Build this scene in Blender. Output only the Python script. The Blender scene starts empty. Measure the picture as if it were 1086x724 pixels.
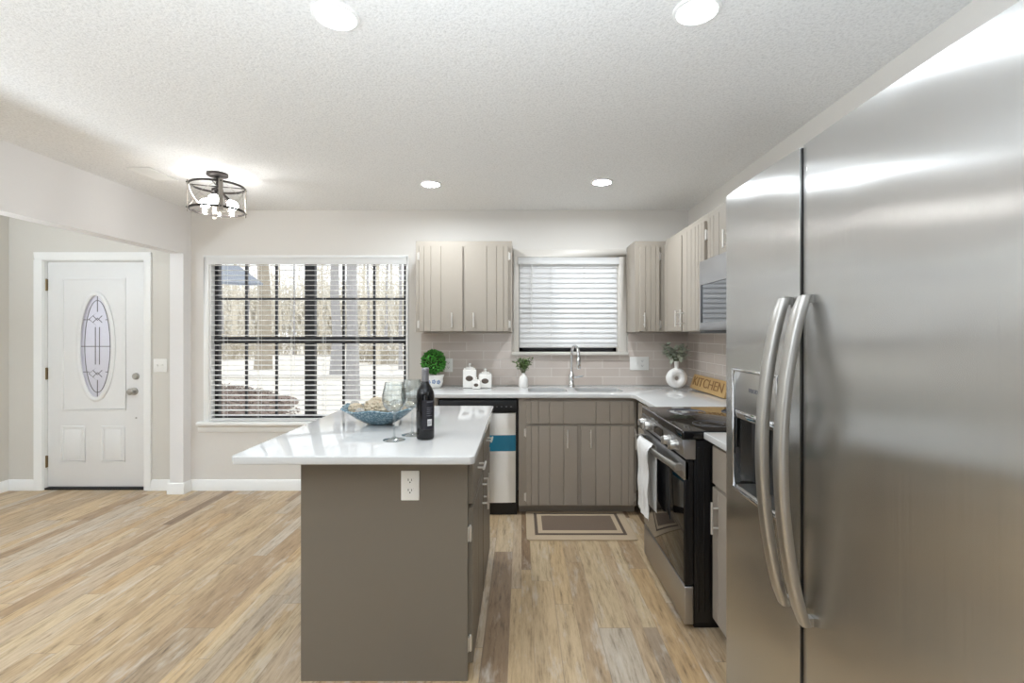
import bpy, bmesh, math, random
from mathutils import Vector, Matrix
R = math.radians
PI = math.pi
random.seed(7)
scene = bpy.context.scene
COL = scene.collection

# ------------------------------------------------------------------ camera
F_PX, VPX, VPY, CAM_H = 520.0, 553.0, 353.0, 1.37      # measured on the 1086x724 frame
cd = bpy.data.cameras.new('camera')
cd.sensor_fit = 'HORIZONTAL'
cd.sensor_width = 36.0
cd.lens = 36.0 * F_PX / 1086.0
cd.shift_x = -(VPX - 543.0) / 1086.0
cd.shift_y = (VPY - 362.0) / 1086.0
cd.clip_start = 0.02
cd.clip_end = 300
cam = bpy.data.objects.new('camera', cd)
cam.location = (0, 0, CAM_H)
cam.rotation_euler = (R(90), 0, 0)
COL.objects.link(cam)
scene.camera = cam

# ------------------------------------------------------------------ world, exposure, lamps
vs = scene.view_settings
vs.view_transform = 'Standard'
vs.look = 'None'
vs.gamma = 1.0
vs.use_curve_mapping = False
vs.exposure = 0.36
SKY = 1.5
LENS_EMIT = 125.0
LENS_EMIT_BACK = 300.0
HALL_FILL_W = 6.0
LAMP_COL = (0.80, 0.90, 1.0)
world = bpy.data.worlds.new('overcast_sky')
scene.world = world
world.use_nodes = True
bg = world.node_tree.nodes['Background']
bg.inputs['Color'].default_value = (0.93, 0.97, 1.0, 1)
bg.inputs['Strength'].default_value = SKY
scene.cycles.use_denoising = True
scene.cycles.max_bounces = 12
scene.cycles.diffuse_bounces = 6
scene.cycles.transparent_max_bounces = 24
scene.cycles.sample_clamp_indirect = 6.0


def disk_lamp(name, x, y, z, watts, size=0.16, col=LAMP_COL):
    l = bpy.data.lights.new(name, 'AREA')
    l.shape = 'DISK'
    l.size = size
    l.energy = watts
    l.color = col
    o = bpy.data.objects.new(name, l)
    o.location = (x, y, z)
    COL.objects.link(o)
    return o


# added fill lamps, unseen, to brighten the room's left side and the entry
for (x, y) in ((-2.0, 0.9), (-3.75, 2.3), (-3.75, 0.2)):
    disk_lamp('added_down_fill', x, y, 2.425, HALL_FILL_W)

# added fill lamps without fixtures, pointed up to brighten the ceiling
for (x, y, UP_FILL_W) in ((-0.2, 0.35, 30), (-2.1, -0.7, 58), (-3.8, 1.8, 45)):
    l = disk_lamp('ceiling_fill_light', x, y, 1.45, UP_FILL_W, 0.36)
    l.rotation_euler = (PI, 0, 0)

# ------------------------------------------------------------------ materials


def lin(c):
    c = c / 255.0
    return c / 12.92 if c <= 0.04045 else ((c + 0.055) / 1.055) ** 2.4


def rgb(r, g, b):
    return (lin(r), lin(g), lin(b), 1.0)


def mat(name, col, rough=0.5, metal=0.0, **kw):
    m = bpy.data.materials.new(name)
    m.use_nodes = True
    p = m.node_tree.nodes['Principled BSDF']
    p.inputs['Base Color'].default_value = rgb(*col)
    p.inputs['Roughness'].default_value = rough
    p.inputs['Metallic'].default_value = metal
    for k, v in kw.items():
        p.inputs[k.replace('_', ' ')].default_value = v
    return m


def nd(m, typ, **props):
    n = m.node_tree.nodes.new(typ)
    for k, v in props.items():
        setattr(n, k, v)
    return n


def lk(m, a, b):
    m.node_tree.links.new(a, b)


def pbsdf(m):
    return m.node_tree.nodes['Principled BSDF']


def math_node(m, op, a, b=None, c=None):
    n = nd(m, 'ShaderNodeMath', operation=op)
    for i, v in enumerate((a, b, c)):
        if v is None:
            continue
        if isinstance(v, (int, float)):
            n.inputs[i].default_value = v
        else:
            lk(m, v, n.inputs[i])
    return n.outputs[0]


def noise(m, vec, scale, detail=3, rough=0.5, vscale=None):
    n = nd(m, 'ShaderNodeTexNoise')
    n.inputs['Scale'].default_value = scale
    n.inputs['Detail'].default_value = detail
    n.inputs['Roughness'].default_value = rough
    if vscale is not None:
        mp = nd(m, 'ShaderNodeMapping')
        mp.inputs['Scale'].default_value = vscale
        lk(m, vec, mp.inputs['Vector'])
        vec = mp.outputs[0]
    lk(m, vec, n.inputs['Vector'])
    return n.outputs['Fac']


def objco(m):
    return nd(m, 'ShaderNodeTexCoord').outputs['Object']


def ramp(m, fac, stops):
    r = nd(m, 'ShaderNodeValToRGB')
    el = r.color_ramp.elements
    while len(el) < len(stops):
        el.new(0.5)
    for e, (p, c) in zip(el, stops):
        e.position = p
        e.color = c if len(c) == 4 else rgb(*c)
    lk(m, fac, r.inputs['Fac'])
    return r.outputs['Color']


def mixc(m, fac, a, b, blend='MIX'):
    n = nd(m, 'ShaderNodeMix', data_type='RGBA', blend_type=blend)
    for s, v in ((n.inputs[0], fac), (n.inputs[6], a), (n.inputs[7], b)):
        if isinstance(v, (int, float)):
            s.default_value = v
        elif isinstance(v, tuple):
            s.default_value = v
        else:
            lk(m, v, s)
    return n.outputs[2]


def bump(m, height, strength=0.2, dist=0.01):
    b = nd(m, 'ShaderNodeBump')
    b.inputs['Strength'].default_value = strength
    b.inputs['Distance'].default_value = dist
    lk(m, height, b.inputs['Height'])
    lk(m, b.outputs['Normal'], pbsdf(m).inputs['Normal'])
    return b


def noisy(name, col, rough, scale=40, amount=0.06, bstr=0.05, bdist=0.002, vscale=None, metal=0.0, **kw):
    """plain paint / ceramic / plastic with a faint mottling and bump"""
    m = mat(name, col, rough, metal, **kw)
    f = noise(m, objco(m), scale, 4, 0.6, vscale)
    c = rgb(*col)
    lo = tuple(v * (1 - amount) for v in c[:3]) + (1,)
    hi = tuple(min(1, v * (1 + amount)) for v in c[:3]) + (1,)
    lk(m, mixc(m, f, lo, hi), pbsdf(m).inputs['Base Color'])
    bump(m, f, bstr, bdist)
    return m


M = {}
M['wall'] = noisy('wall_paint', (222, 218, 212), 0.75, 90, 0.02, 0.05, 0.002)
M['header'] = noisy('lit_header_paint', (233, 231, 230), 0.75, 90, 0.015, 0.05, 0.002)  # wall paint whitened: the stronger light on the header is put into colour
M['hall'] = noisy('hall_paint', (214, 210, 202), 0.75, 90, 0.02, 0.05, 0.002)
M['trim'] = noisy('white_trim_paint', (243, 243, 241), 0.35, 30, 0.015, 0.02)
M['casing'] = noisy('window_casing_paint', (219, 214, 206), 0.4, 30, 0.015, 0.02)
M['door'] = noisy('white_door_paint', (236, 236, 235), 0.38, 30, 0.015, 0.03)
M['cabinet_shaded'] = noisy('greige_cabinet_shaded', (119, 111, 99), 0.42, 30, 0.015, 0.02, 0.002)  # cabinet greige darkened, putting the island's dimmer light into the colour
M['base_paint'] = noisy('greige_cabinet_paint', (163, 153, 141), 0.42, 30, 0.015, 0.02, 0.002)
M['upper_paint'] = noisy('light_greige_cabinet_paint', (163, 154, 142), 0.42, 30, 0.015, 0.02, 0.002)
M['groove'] = mat('cabinet_shadow_reveal', (74, 68, 61), 0.6)
M['nickel'] = mat('brushed_nickel', (226, 223, 218), 0.4, 0.75)
M['chrome'] = mat('chrome', (225, 226, 228), 0.06, 1.0)
M['black'] = noisy('black_enamel', (14, 14, 16), 0.28, 50, 0.1, 0.02)
M['blackmatte'] = noisy('black_plastic', (24, 25, 27), 0.5, 60, 0.1, 0.03)
M['darkframe'] = noisy('dark_bronze_window_frame', (52, 52, 55), 0.45, 30, 0.06, 0.02)
M['blackglass'] = mat('black_oven_glass', (10, 10, 11), 0.04, 0.0, Specular_IOR_Level=0.6)
M['plastic'] = mat('white_plate_plastic', (240, 239, 235), 0.3)
M['slot'] = mat('outlet_slot', (40, 38, 36), 0.6)
M['ceramic'] = mat('white_glazed_ceramic', (238, 236, 231), 0.18)
M['matceramic'] = noisy('white_matte_ceramic', (240, 238, 234), 0.55, 60, 0.02, 0.05)
M['towel'] = noisy('white_terry_towel', (236, 235, 233), 0.95, 320, 0.06, 0.5, 0.004)
M['bronze'] = mat('dark_bronze_metal', (58, 54, 52), 0.4, 0.7)
M['greywood'] = noisy('weathered_grey_wood', (150, 143, 134), 0.6, 60, 0.15, 0.1, 0.002, (1, 1, 0.15))
M['hinge'] = mat('aged_brass_hinge', (140, 122, 92), 0.35, 0.9)
M['concrete'] = noisy('pale_concrete', (214, 208, 198), 0.9, 3, 0.05, 0.1)  # even pale concrete with faint random mottling
M['lawn'] = noisy('pale_dry_lawn', (214, 206, 190), 0.95, 6, 0.12, 0.3)
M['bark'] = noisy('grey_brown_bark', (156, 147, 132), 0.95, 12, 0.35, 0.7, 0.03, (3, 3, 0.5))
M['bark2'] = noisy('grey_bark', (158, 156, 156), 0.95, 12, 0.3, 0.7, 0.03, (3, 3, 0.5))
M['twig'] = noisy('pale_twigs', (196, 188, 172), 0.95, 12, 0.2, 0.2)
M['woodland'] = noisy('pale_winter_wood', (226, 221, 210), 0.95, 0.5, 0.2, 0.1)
M['shingle'] = noisy('slate_grey_shingles', (128, 134, 144), 0.9, 30, 0.2, 0.3)
M['blue'] = mat('blue_protective_film', (28, 116, 146), 0.3)
M['grey_foil'] = noisy('grey_foil', (140, 139, 142), 0.35, 200, 0.06, 0.1, 0.001, metal=0.5)
M['label_white'] = mat('paper_label', (228, 227, 226), 0.6)
M['label_grey'] = mat('grey_print', (112, 112, 118), 0.5)
M['motif_brown'] = noisy('brown_printed_motif', (92, 80, 70), 0.4, 160, 0.5, 0.0)
M['motif_blue'] = noisy('blue_painted_flower', (138, 152, 178), 0.3, 120, 0.4, 0.0)
M['leaf_shade'] = noisy('dark_leaf_shade', (40, 48, 24), 0.95, 80, 0.3, 0.4)  # dark core colour standing in for the shade between topiary leaves


def lens_mat(name, strength, col=(0.88, 0.945, 1.0)):
    m = bpy.data.materials.new(name)
    m.use_nodes = True
    nt = m.node_tree
    nt.nodes.clear()
    e = nt.nodes.new('ShaderNodeEmission')
    e.inputs['Color'].default_value = col + (1,)
    e.inputs['Strength'].default_value = strength
    o = nt.nodes.new('ShaderNodeOutputMaterial')
    nt.links.new(e.outputs[0], o.inputs[0])
    return m


M['lens'] = lens_mat('lit_downlight_lens', LENS_EMIT)
M['lens_back'] = lens_mat('lit_downlight_lens_bright', LENS_EMIT_BACK)
M['bulb'] = lens_mat('lit_bulb_glass', 48.0, (1, 0.98, 0.95))


def clear_glass(name, edge=(1, 1, 1), tint=(1, 1, 1), rough=0.0, ior=1.45, power=4.0):
    """thin pane: mostly clear, fresnel reflection"""
    m = bpy.data.materials.new(name)
    m.use_nodes = True
    nt = m.node_tree
    nt.nodes.clear()
    t = nt.nodes.new('ShaderNodeBsdfTransparent')
    t.inputs['Color'].default_value = tint + (1,)
    g = nt.nodes.new('ShaderNodeBsdfGlossy')
    g.inputs['Roughness'].default_value = rough
    lw = nt.nodes.new('ShaderNodeLayerWeight')
    lw.inputs['Blend'].default_value = 0.5
    pw = nt.nodes.new('ShaderNodeMath')
    pw.operation = 'POWER'
    nt.links.new(lw.outputs['Facing'], pw.inputs[0])
    pw.inputs[1].default_value = power
    f = nt.nodes.new('ShaderNodeMath')
    f.operation = 'MULTIPLY_ADD'
    nt.links.new(pw.outputs[0], f.inputs[0])
    f.inputs[1].default_value = 0.85
    f.inputs[2].default_value = ((ior - 1) / (ior + 1)) ** 2
    mx = nt.nodes.new('ShaderNodeMixShader')
    tc = nt.nodes.new('ShaderNodeMix')
    tc.data_type = 'RGBA'
    nt.links.new(pw.outputs[0], tc.inputs[0])
    tc.inputs[6].default_value = tint + (1,)
    tc.inputs[7].default_value = edge + (1,)
    nt.links.new(tc.outputs[2], t.inputs['Color'])
    nt.links.new(f.outputs[0], mx.inputs[0])
    nt.links.new(t.outputs[0], mx.inputs[1])
    nt.links.new(g.outputs[0], mx.inputs[2])
    o = nt.nodes.new('ShaderNodeOutputMaterial')
    nt.links.new(mx.outputs[0], o.inputs[0])
    return m


M['pane'] = clear_glass('window_pane_glass')
M['stemware'] = clear_glass('stemware_glass', edge=(0.45, 0.52, 0.54), tint=(0.95, 0.97, 0.97), ior=1.75, power=2.2)
M['drumglass'] = clear_glass('seeded_drum_glass', tint=(0.97, 0.97, 0.97), ior=1.35)


def textured_glass():
    m = mat('leaded_textured_glass', (206, 204, 212), 0.3)
    p = pbsdf(m)
    p.inputs['Transmission Weight'].default_value = 0.75
    p.inputs['IOR'].default_value = 1.2
    f = noise(m, objco(m), 45, 3)
    bump(m, f, 0.4, 0.006)
    return m


M['leadglass'] = textured_glass()


def slat_mat(name, col, trans):
    m = bpy.data.materials.new(name)
    m.use_nodes = True
    nt = m.node_tree
    p = nt.nodes['Principled BSDF']
    p.inputs['Base Color'].default_value = rgb(*col)
    p.inputs['Roughness'].default_value = 0.45
    t = nt.nodes.new('ShaderNodeBsdfTranslucent')
    t.inputs['Color'].default_value = rgb(*col)
    mx = nt.nodes.new('ShaderNodeMixShader')
    mx.inputs[0].default_value = trans
    nt.links.new(p.outputs[0], mx.inputs[1])
    nt.links.new(t.outputs[0], mx.inputs[2])
    nt.links.new(mx.outputs[0], nt.nodes['Material Output'].inputs[0])
    return m


M['slat_closed'] = slat_mat('white_wood_slat', (240, 240, 240), 0.16)
M['slat'] = slat_mat('white_vinyl_slat', (248, 248, 247), 0.4)


def steel(name, col=(186, 186, 188), rough=0.3, aniso=0.75, wave=0.25, rot=0.0):
    m = mat(name, col, rough, 1.0)
    p = pbsdf(m)
    p.inputs['Anisotropic'].default_value = aniso
    p.inputs['Anisotropic Rotation'].default_value = rot
    tg = nd(m, 'ShaderNodeTangent', direction_type='RADIAL', axis='Z')
    lk(m, tg.outputs[0], p.inputs['Tangent'])
    co = objco(m)
    g = noise(m, co, 240, 2, 0.5, (1, 1, 0.012))
    c = rgb(*col)
    lk(m, mixc(m, g, tuple(v * 0.97 for v in c[:3]) + (1,), tuple(min(1, v * 1.03) for v in c[:3]) + (1,)), p.inputs['Base Color'])
    lk(m, math_node(m, 'MULTIPLY_ADD', g, 0.06, rough - 0.03), p.inputs['Roughness'])
    w = noise(m, co, 3.4, 1, 0.4, (1, 1, 1.4))
    bump(m, w, wave, 0.01)
    return m


M['steel'] = steel('brushed_stainless_steel')
M['steel_fridge'] = steel('brushed_stainless_door', (200, 200, 199), 0.235, 1.0, 0.22)
M['steel_dw'] = steel('brushed_stainless_panel', (232, 232, 230), 0.30, 0.9, 0.6, 0.25)
M['sinksteel'] = mat('satin_sink_steel', (112, 110, 108), 0.35, 1.0)
M['handle_steel'] = mat('satin_steel_handle', (186, 184, 180), 0.34, 1.0)


def floor_mat():
    m = mat('wood_plank_floor', (200, 175, 145), 0.38)
    co = objco(m)
    sx = nd(m, 'ShaderNodeSeparateXYZ')
    lk(m, co, sx.inputs[0])
    X, Y = sx.outputs[0], sx.outputs[1]
    # irregular strip widths
    wob = math_node(m, 'MULTIPLY', math_node(m, 'SINE', math_node(m, 'MULTIPLY', X, 23.0)), 0.022)
    wob2 = math_node(m, 'MULTIPLY', math_node(m, 'SINE', math_node(m, 'MULTIPLY', X, 9.7)), 0.03)
    xw = math_node(m, 'ADD', math_node(m, 'ADD', X, wob), wob2)
    xs = math_node(m, 'DIVIDE', xw, 0.092)
    row = math_node(m, 'FLOOR', xs)
    fx = math_node(m, 'FRACT', xs)
    wn = nd(m, 'ShaderNodeTexWhiteNoise', noise_dimensions='1D')
    lk(m, row, wn.inputs['W'])
    yo = math_node(m, 'DIVIDE', math_node(m, 'ADD', Y, math_node(m, 'MULTIPLY', wn.outputs['Value'], 5.0)), 1.15)
    idx = math_node(m, 'FLOOR', yo)
    fy = math_node(m, 'FRACT', yo)
    cm = nd(m, 'ShaderNodeCombineXYZ')
    lk(m, row, cm.inputs[0])
    lk(m, idx, cm.inputs[1])
    w2 = nd(m, 'ShaderNodeTexWhiteNoise', noise_dimensions='2D')
    lk(m, cm.outputs[0], w2.inputs['Vector'])
    base = ramp(m, w2.outputs['Value'], [(0.0, (138, 114, 90)), (0.10, (168, 142, 112)), (0.28, (192, 168, 134)),
                                         (0.46, (204, 184, 152)), (0.62, (188, 158, 118)), (0.76, (192, 180, 164)), (0.90, (200, 174, 136)), (1.0, (160, 142, 122))])
    # grain, offset per strip
    off = nd(m, 'ShaderNodeVectorMath', operation='ADD')
    sc = nd(m, 'ShaderNodeVectorMath', operation='SCALE')
    lk(m, w2.outputs['Color'], sc.inputs[0])
    sc.inputs['Scale'].default_value = 30.0
    lk(m, co, off.inputs[0])
    lk(m, sc.outputs[0], off.inputs[1])
    g1 = noise(m, off.outputs[0], 11, 7, 0.7, (5, 0.5, 1))
    g2 = noise(m, off.outputs[0], 26, 5, 0.7, (4, 0.35, 1))
    g3 = noise(m, off.outputs[0], 5.0, 4, 0.65, (3, 0.7, 1))
    shade = ramp(m, g1, [(0.28, (150, 140, 128)), (0.45, (232, 228, 222)), (0.62, (255, 254, 252)), (0.8, (238, 234, 228))])
    c = mixc(m, 1.0, base, shade, 'MULTIPLY')
    c = mixc(m, math_node(m, 'MULTIPLY', ramp(m, g2, [(0.60, (0, 0, 0)), (0.70, (255, 255, 255))]), 0.42), c, (0.20, 0.14, 0.09, 1))
    c = mixc(m, math_node(m, 'MULTIPLY', ramp(m, g3, [(0.55, (0, 0, 0)), (0.72, (255, 255, 255))]), 0.6), c, (0.62, 0.57, 0.50, 1))
    # joints
    e1 = math_node(m, 'LESS_THAN', fx, 0.022)
    e2 = math_node(m, 'LESS_THAN', fy, 0.003)
    c = mixc(m, math_node(m, 'MULTIPLY', math_node(m, 'MAXIMUM', e1, e2), 0.45), c, (0.16, 0.12, 0.09, 1))
    lk(m, c, pbsdf(m).inputs['Base Color'])
    bump(m, g1, 0.08, 0.002)
    return m


M['floor'] = floor_mat()


def ceiling_mat():
    m = mat('popcorn_ceiling', (232, 231, 229), 0.9)
    co = objco(m)
    n = noise(m, co, 95, 3, 0.75)
    s = ramp(m, n, [(0.30, (222, 222, 221)), (0.5, (240, 240, 239)), (0.75, (248, 248, 247))])
    lk(m, s, pbsdf(m).inputs['Base Color'])
    bump(m, n, 0.45, 0.008)
    return m


M['ceiling'] = ceiling_mat()


def quartz_mat():
    m = mat('white_quartz', (211, 211, 210), 0.07)
    co = objco(m)
    n = noise(m, co, 260, 2, 0.6)
    c = mixc(m, ramp(m, n, [(0.68, (0, 0, 0)), (0.72, (255, 255, 255))]), rgb(211, 211, 210), rgb(186, 185, 184))
    n2 = noise(m, co, 5, 4, 0.6)
    c = mixc(m, math_node(m, 'MULTIPLY', n2, 0.08), c, rgb(205, 204, 203))
    lk(m, c, pbsdf(m).inputs['Base Color'])
    return m


M['quartz'] = quartz_mat()


def tile_mat():
    m = mat('taupe_glass_subway_tile', (200, 189, 180), 0.10)
    co = objco(m)
    s = nd(m, 'ShaderNodeSeparateXYZ')
    lk(m, co, s.inputs[0])
    cb = nd(m, 'ShaderNodeCombineXYZ')
    lk(m, math_node(m, 'ADD', math_node(m, 'SUBTRACT', s.outputs[0], s.outputs[1]), 5.19), cb.inputs[0])
    lk(m, math_node(m, 'SUBTRACT', s.outputs[2], 0.9165), cb.inputs[1])
    b = nd(m, 'ShaderNodeTexBrick')
    b.offset = 0.5
    b.inputs['Color1'].default_value = rgb(198, 186, 177)
    b.inputs['Color2'].default_value = rgb(208, 197, 188)
    b.inputs['Mortar'].default_value = rgb(224, 219, 213)
    b.inputs['Scale'].default_value = 1.0
    b.inputs['Mortar Size'].default_value = 0.0022
    b.inputs['Mortar Smooth'].default_value = 0.15
    b.inputs['Brick Width'].default_value = 0.296
    b.inputs['Row Height'].default_value = 0.0745
    lk(m, cb.outputs[0], b.inputs['Vector'])
    lk(m, b.outputs['Color'], pbsdf(m).inputs['Base Color'])
    lk(m, math_node(m, 'MULTIPLY_ADD', b.outputs['Fac'], 0.5, 0.09), pbsdf(m).inputs['Roughness'])
    n = noise(m, co, 9, 1)
    h = math_node(m, 'SUBTRACT', math_node(m, 'MULTIPLY', n, 0.4), b.outputs['Fac'])
    bump(m, h, 0.35, 0.003)
    return m


M['tile'] = tile_mat()


def rug_part(name, col):
    m = mat(name, col, 0.95)
    co = objco(m)
    w = nd(m, 'ShaderNodeTexWave', wave_type='BANDS', bands_direction='Y')
    w.inputs['Scale'].default_value = 90
    w.inputs['Distortion'].default_value = 2.0
    lk(m, co, w.inputs['Vector'])
    n = noise(m, co, 160, 3)
    c = rgb(*col)
    f = math_node(m, 'MULTIPLY', math_node(m, 'ADD', w.outputs['Fac'], n), 0.5)
    lk(m, mixc(m, f, tuple(v * 0.82 for v in c[:3]) + (1,), tuple(min(1, v * 1.15) for v in c[:3]) + (1,)), pbsdf(m).inputs['Base Color'])
    bump(m, f, 0.5, 0.003)
    return m


M['rug_tan'] = rug_part('tan_jute_border', (190, 170, 143))
M['rug_brown'] = rug_part('brown_woven_field', (118, 101, 86))
M['rug_dark'] = rug_part('dark_brown_band', (98, 84, 72))


def leaf_mat(name, col, var=0.35, rough=0.5):
    m = mat(name, col, rough)
    n = noise(m, objco(m), 55, 2, 0.6)
    c = rgb(*col)
    lk(m, mixc(m, ramp(m, n, [(0.3, (0, 0, 0)), (0.7, (255, 255, 255))]), tuple(v * (1 - var) for v in c[:3]) + (1,),
               tuple(min(1, v * (1 + var)) for v in c[:3]) + (1,)), pbsdf(m).inputs['Base Color'])
    return m


M['boxwood'] = leaf_mat('bright_boxwood_leaves', (72, 146, 52), 0.6)
M['herb'] = leaf_mat('muted_green_leaves', (118, 142, 88), 0.45)
M['sage'] = leaf_mat('sage_grey_leaves', (184, 190, 174), 0.3, 0.7)
M['stem'] = mat('green_stem', (96, 108, 70), 0.6)
M['oak'] = noisy('golden_oak_board', (208, 172, 116), 0.5, 40, 0.15, 0.1, 0.002, (1, 0.12, 1))
M['oakdark'] = noisy('carved_oak_shade', (150, 108, 60), 0.6, 40, 0.15, 0.1)
M['bottle'] = mat('black_wine_bottle_glass', (9, 9, 12), 0.06)
M['mulch'] = noisy('brown_leaf_mulch', (122, 106, 96), 0.95, 14, 0.6, 0.9, 0.05)


def mosaic_glass():
    m = mat('blue_mosaic_glass', (96, 124, 138), 0.12)
    v = nd(m, 'ShaderNodeTexVoronoi')
    v.inputs['Scale'].default_value = 120
    lk(m, objco(m), v.inputs['Vector'])
    c = ramp(m, v.outputs['Distance'], [(0.0, (74, 104, 120)), (0.5, (100, 130, 144)), (0.8, (160, 180, 188))])
    lk(m, c, pbsdf(m).inputs['Base Color'])
    bump(m, v.outputs['Distance'], 0.4, 0.003)
    return m


M['mosaic'] = mosaic_glass()


def sponge_mat(name, a, b):
    m = mat(name, a, 0.85)
    n = noise(m, objco(m), 110, 3, 0.7)
    lk(m, ramp(m, n, [(0.3, b), (0.55, a), (0.75, tuple(min(255, v + 24) for v in a))]), pbsdf(m).inputs['Base Color'])
    bump(m, n, 0.9, 0.006)
    return m


M['dried'] = sponge_mat('dried_beige_filler', (208, 196, 174), (168, 138, 104))
M['shell'] = sponge_mat('grey_white_shell', (206, 203, 198), (140, 134, 126))

# ------------------------------------------------------------------ mesh helpers


class MB:
    def __init__(self):
        self.bm = bmesh.new()

    def face(self, pts):
        return self.bm.faces.new([self.bm.verts.new(p) for p in pts])

    def box(self, x0, x1, y0, y1, z0, z1):
        x0, x1 = sorted((x0, x1)); y0, y1 = sorted((y0, y1)); z0, z1 = sorted((z0, z1))
        v = [self.bm.verts.new(p) for p in ((x0, y0, z0), (x1, y0, z0), (x1, y1, z0), (x0, y1, z0),
                                            (x0, y0, z1), (x1, y0, z1), (x1, y1, z1), (x0, y1, z1))]
        for f in ((0, 3, 2, 1), (4, 5, 6, 7), (0, 1, 5, 4), (1, 2, 6, 5), (2, 3, 7, 6), (3, 0, 4, 7)):
            self.bm.faces.new([v[i] for i in f])
        return self

    def fbox(self, F, u0, u1, n0, n1, z0, z1):
        a, b = F(u0, n0, z0), F(u1, n1, z1)
        return self.box(a[0], b[0], a[1], b[1], a[2], b[2])

    def prism(self, poly, f, h0, h1):
        a = [self.bm.verts.new(f(u, v, h0)) for u, v in poly]
        b = [self.bm.verts.new(f(u, v, h1)) for u, v in poly]
        n = len(poly)
        self.bm.faces.new(a)
        self.bm.faces.new(b[::-1])
        for i in range(n):
            j = (i + 1) % n
            self.bm.faces.new((a[i], a[j], b[j], b[i]))
        return self

    def tube(self, pts, r, seg=10, closed=False, caps=True, flat=1.0, up=None):
        pts = [Vector(p) for p in pts]
        n = len(pts)
        rs = r if isinstance(r, (list, tuple)) else [r] * n
        rings = []
        prev = None
        for i, p in enumerate(pts):
            if closed:
                d = pts[(i + 1) % n] - pts[(i - 1) % n]
            else:
                d = pts[min(i + 1, n - 1)] - pts[max(i - 1, 0)]
            d = d.normalized()
            if prev is None:
                ref = Vector(up) if up else (Vector((0, 0, 1)) if abs(d.z) < 0.9 else Vector((1, 0, 0)))
            else:
                ref = prev
            s = (ref - d * ref.dot(d)).normalized()
            t = d.cross(s)
            prev = s
            rings.append([self.bm.verts.new(p + (s * math.cos(2 * PI * k / seg) * flat + t * math.sin(2 * PI * k / seg)) * rs[i]) for k in range(seg)])
        m = n if closed else n - 1
        for i in range(m):
            a, b = rings[i], rings[(i + 1) % n]
            for k in range(seg):
                l = (k + 1) % seg
                self.bm.faces.new((a[k], a[l], b[l], b[k]))
        if caps and not closed:
            self.bm.faces.new(rings[0][::-1])
            self.bm.faces.new(rings[-1])
        return self

    def cyl(self, p0, p1, r, r1=None, seg=20):
        return self.tube([p0, p1], [r, r if r1 is None else r1], seg)

    def lathe(self, prof, c, seg=28, f=None, cap0=True, cap1=True, sx=1.0, sy=1.0):
        """profile (radius, height) round the vertical at c, or through mapping f(a, b, h)"""
        if f is None:
            f = lambda a, b, h: (c[0] + a * sx, c[1] + b * sy, c[2] + h)
        rings = []
        for r, h in prof:
            rings.append([self.bm.verts.new(f(r * math.cos(2 * PI * k / seg), r * math.sin(2 * PI * k / seg), h)) for k in range(seg)])
        for a, b in zip(rings, rings[1:]):
            for k in range(seg):
                l = (k + 1) % seg
                self.bm.faces.new((a[k], a[l], b[l], b[k]))
        if cap0:
            self.bm.faces.new(rings[0][::-1])
        if cap1:
            self.bm.faces.new(rings[-1])
        return self

    def ball(self, c, r, sx=1, sy=1, sz=1, sub=3, jitter=0.0, rot=None):
        mtx = Matrix.Translation(Vector(c)) @ (rot.to_4x4() if rot else Matrix.Identity(4)) @ Matrix.Diagonal((sx, sy, sz, 1))
        g = bmesh.ops.create_icosphere(self.bm, subdivisions=sub, radius=r)
        for v in g['verts']:
            if jitter:
                v.co *= 1 + random.uniform(-jitter, jitter)
            v.co = mtx @ v.co
        return self

    def leaf(self, base, d, up, L, w, fold=0.25):
        d = Vector(d).normalized(); up = Vector(up)
        s = d.cross(up)
        if s.length < 1e-3:
            s = d.cross(Vector((1, 0.3, 0)))
        s.normalize()
        nrm = s.cross(d).normalized()
        b = Vector(base)
        m1 = b + d * L * 0.30 ; m2 = b + d * L * 0.68; tip = b + d * L
        v = [self.bm.verts.new(p) for p in (b, m1 + s * w * 0.5 + nrm * w * fold, m2 + s * w * 0.42 + nrm * w * fold, tip,
                                            m2 - s * w * 0.42 + nrm * w * fold, m1 - s * w * 0.5 + nrm * w * fold, m1, m2)]
        for f in ((0, 1, 6), (1, 2, 7, 6), (2, 3, 7), (0, 6, 5), (6, 7, 4, 5), (7, 3, 4)):
            self.bm.faces.new([v[i] for i in f])
        return self

    def build(self, name, material, parent=None, bevel=0.0, seg=2, smooth=True, angle=38, normals=True):
        bm = self.bm
        bmesh.ops.remove_doubles(bm, verts=bm.verts, dist=1e-6)
        if normals:
            bmesh.ops.recalc_face_normals(bm, faces=bm.faces)
        if bevel > 0:
            es = [e for e in bm.edges if len(e.link_faces) == 2 and e.calc_face_angle(0) > R(40)]
            bmesh.ops.bevel(bm, geom=es, offset=bevel, segments=seg, affect='EDGES', profile=0.5, clamp_overlap=True)
        off = origin_of(parent)
        bmesh.ops.translate(bm, verts=bm.verts, vec=-off)
        me = bpy.data.meshes.new(name)
        bm.to_mesh(me)
        bm.free()
        if material is not None:
            me.materials.append(material)
        if smooth:
            me.shade_smooth()
            me.set_sharp_from_angle(angle=R(angle))
        o = bpy.data.objects.new(name, me)
        COL.objects.link(o)
        if parent is not None:
            o.parent = parent
        return o


def origin_of(o):
    v = Vector((0, 0, 0))
    while o is not None:
        v += o.location
        o = o.parent
    return v


def thing(name, label, cat, loc, group=None):
    o = bpy.data.objects.new(name, None)
    o.empty_display_size = 0.05
    o.location = loc
    COL.objects.link(o)
    o['label'] = label
    o['category'] = cat
    if group:
        o['group'] = group
    return o


def tag(o, label, cat, group=None, kind=None):
    o['label'] = label
    o['category'] = cat
    if group:
        o['group'] = group
    if kind:
        o['kind'] = kind
    return o


def structure(o):
    o['kind'] = 'structure'
    return o


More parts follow.
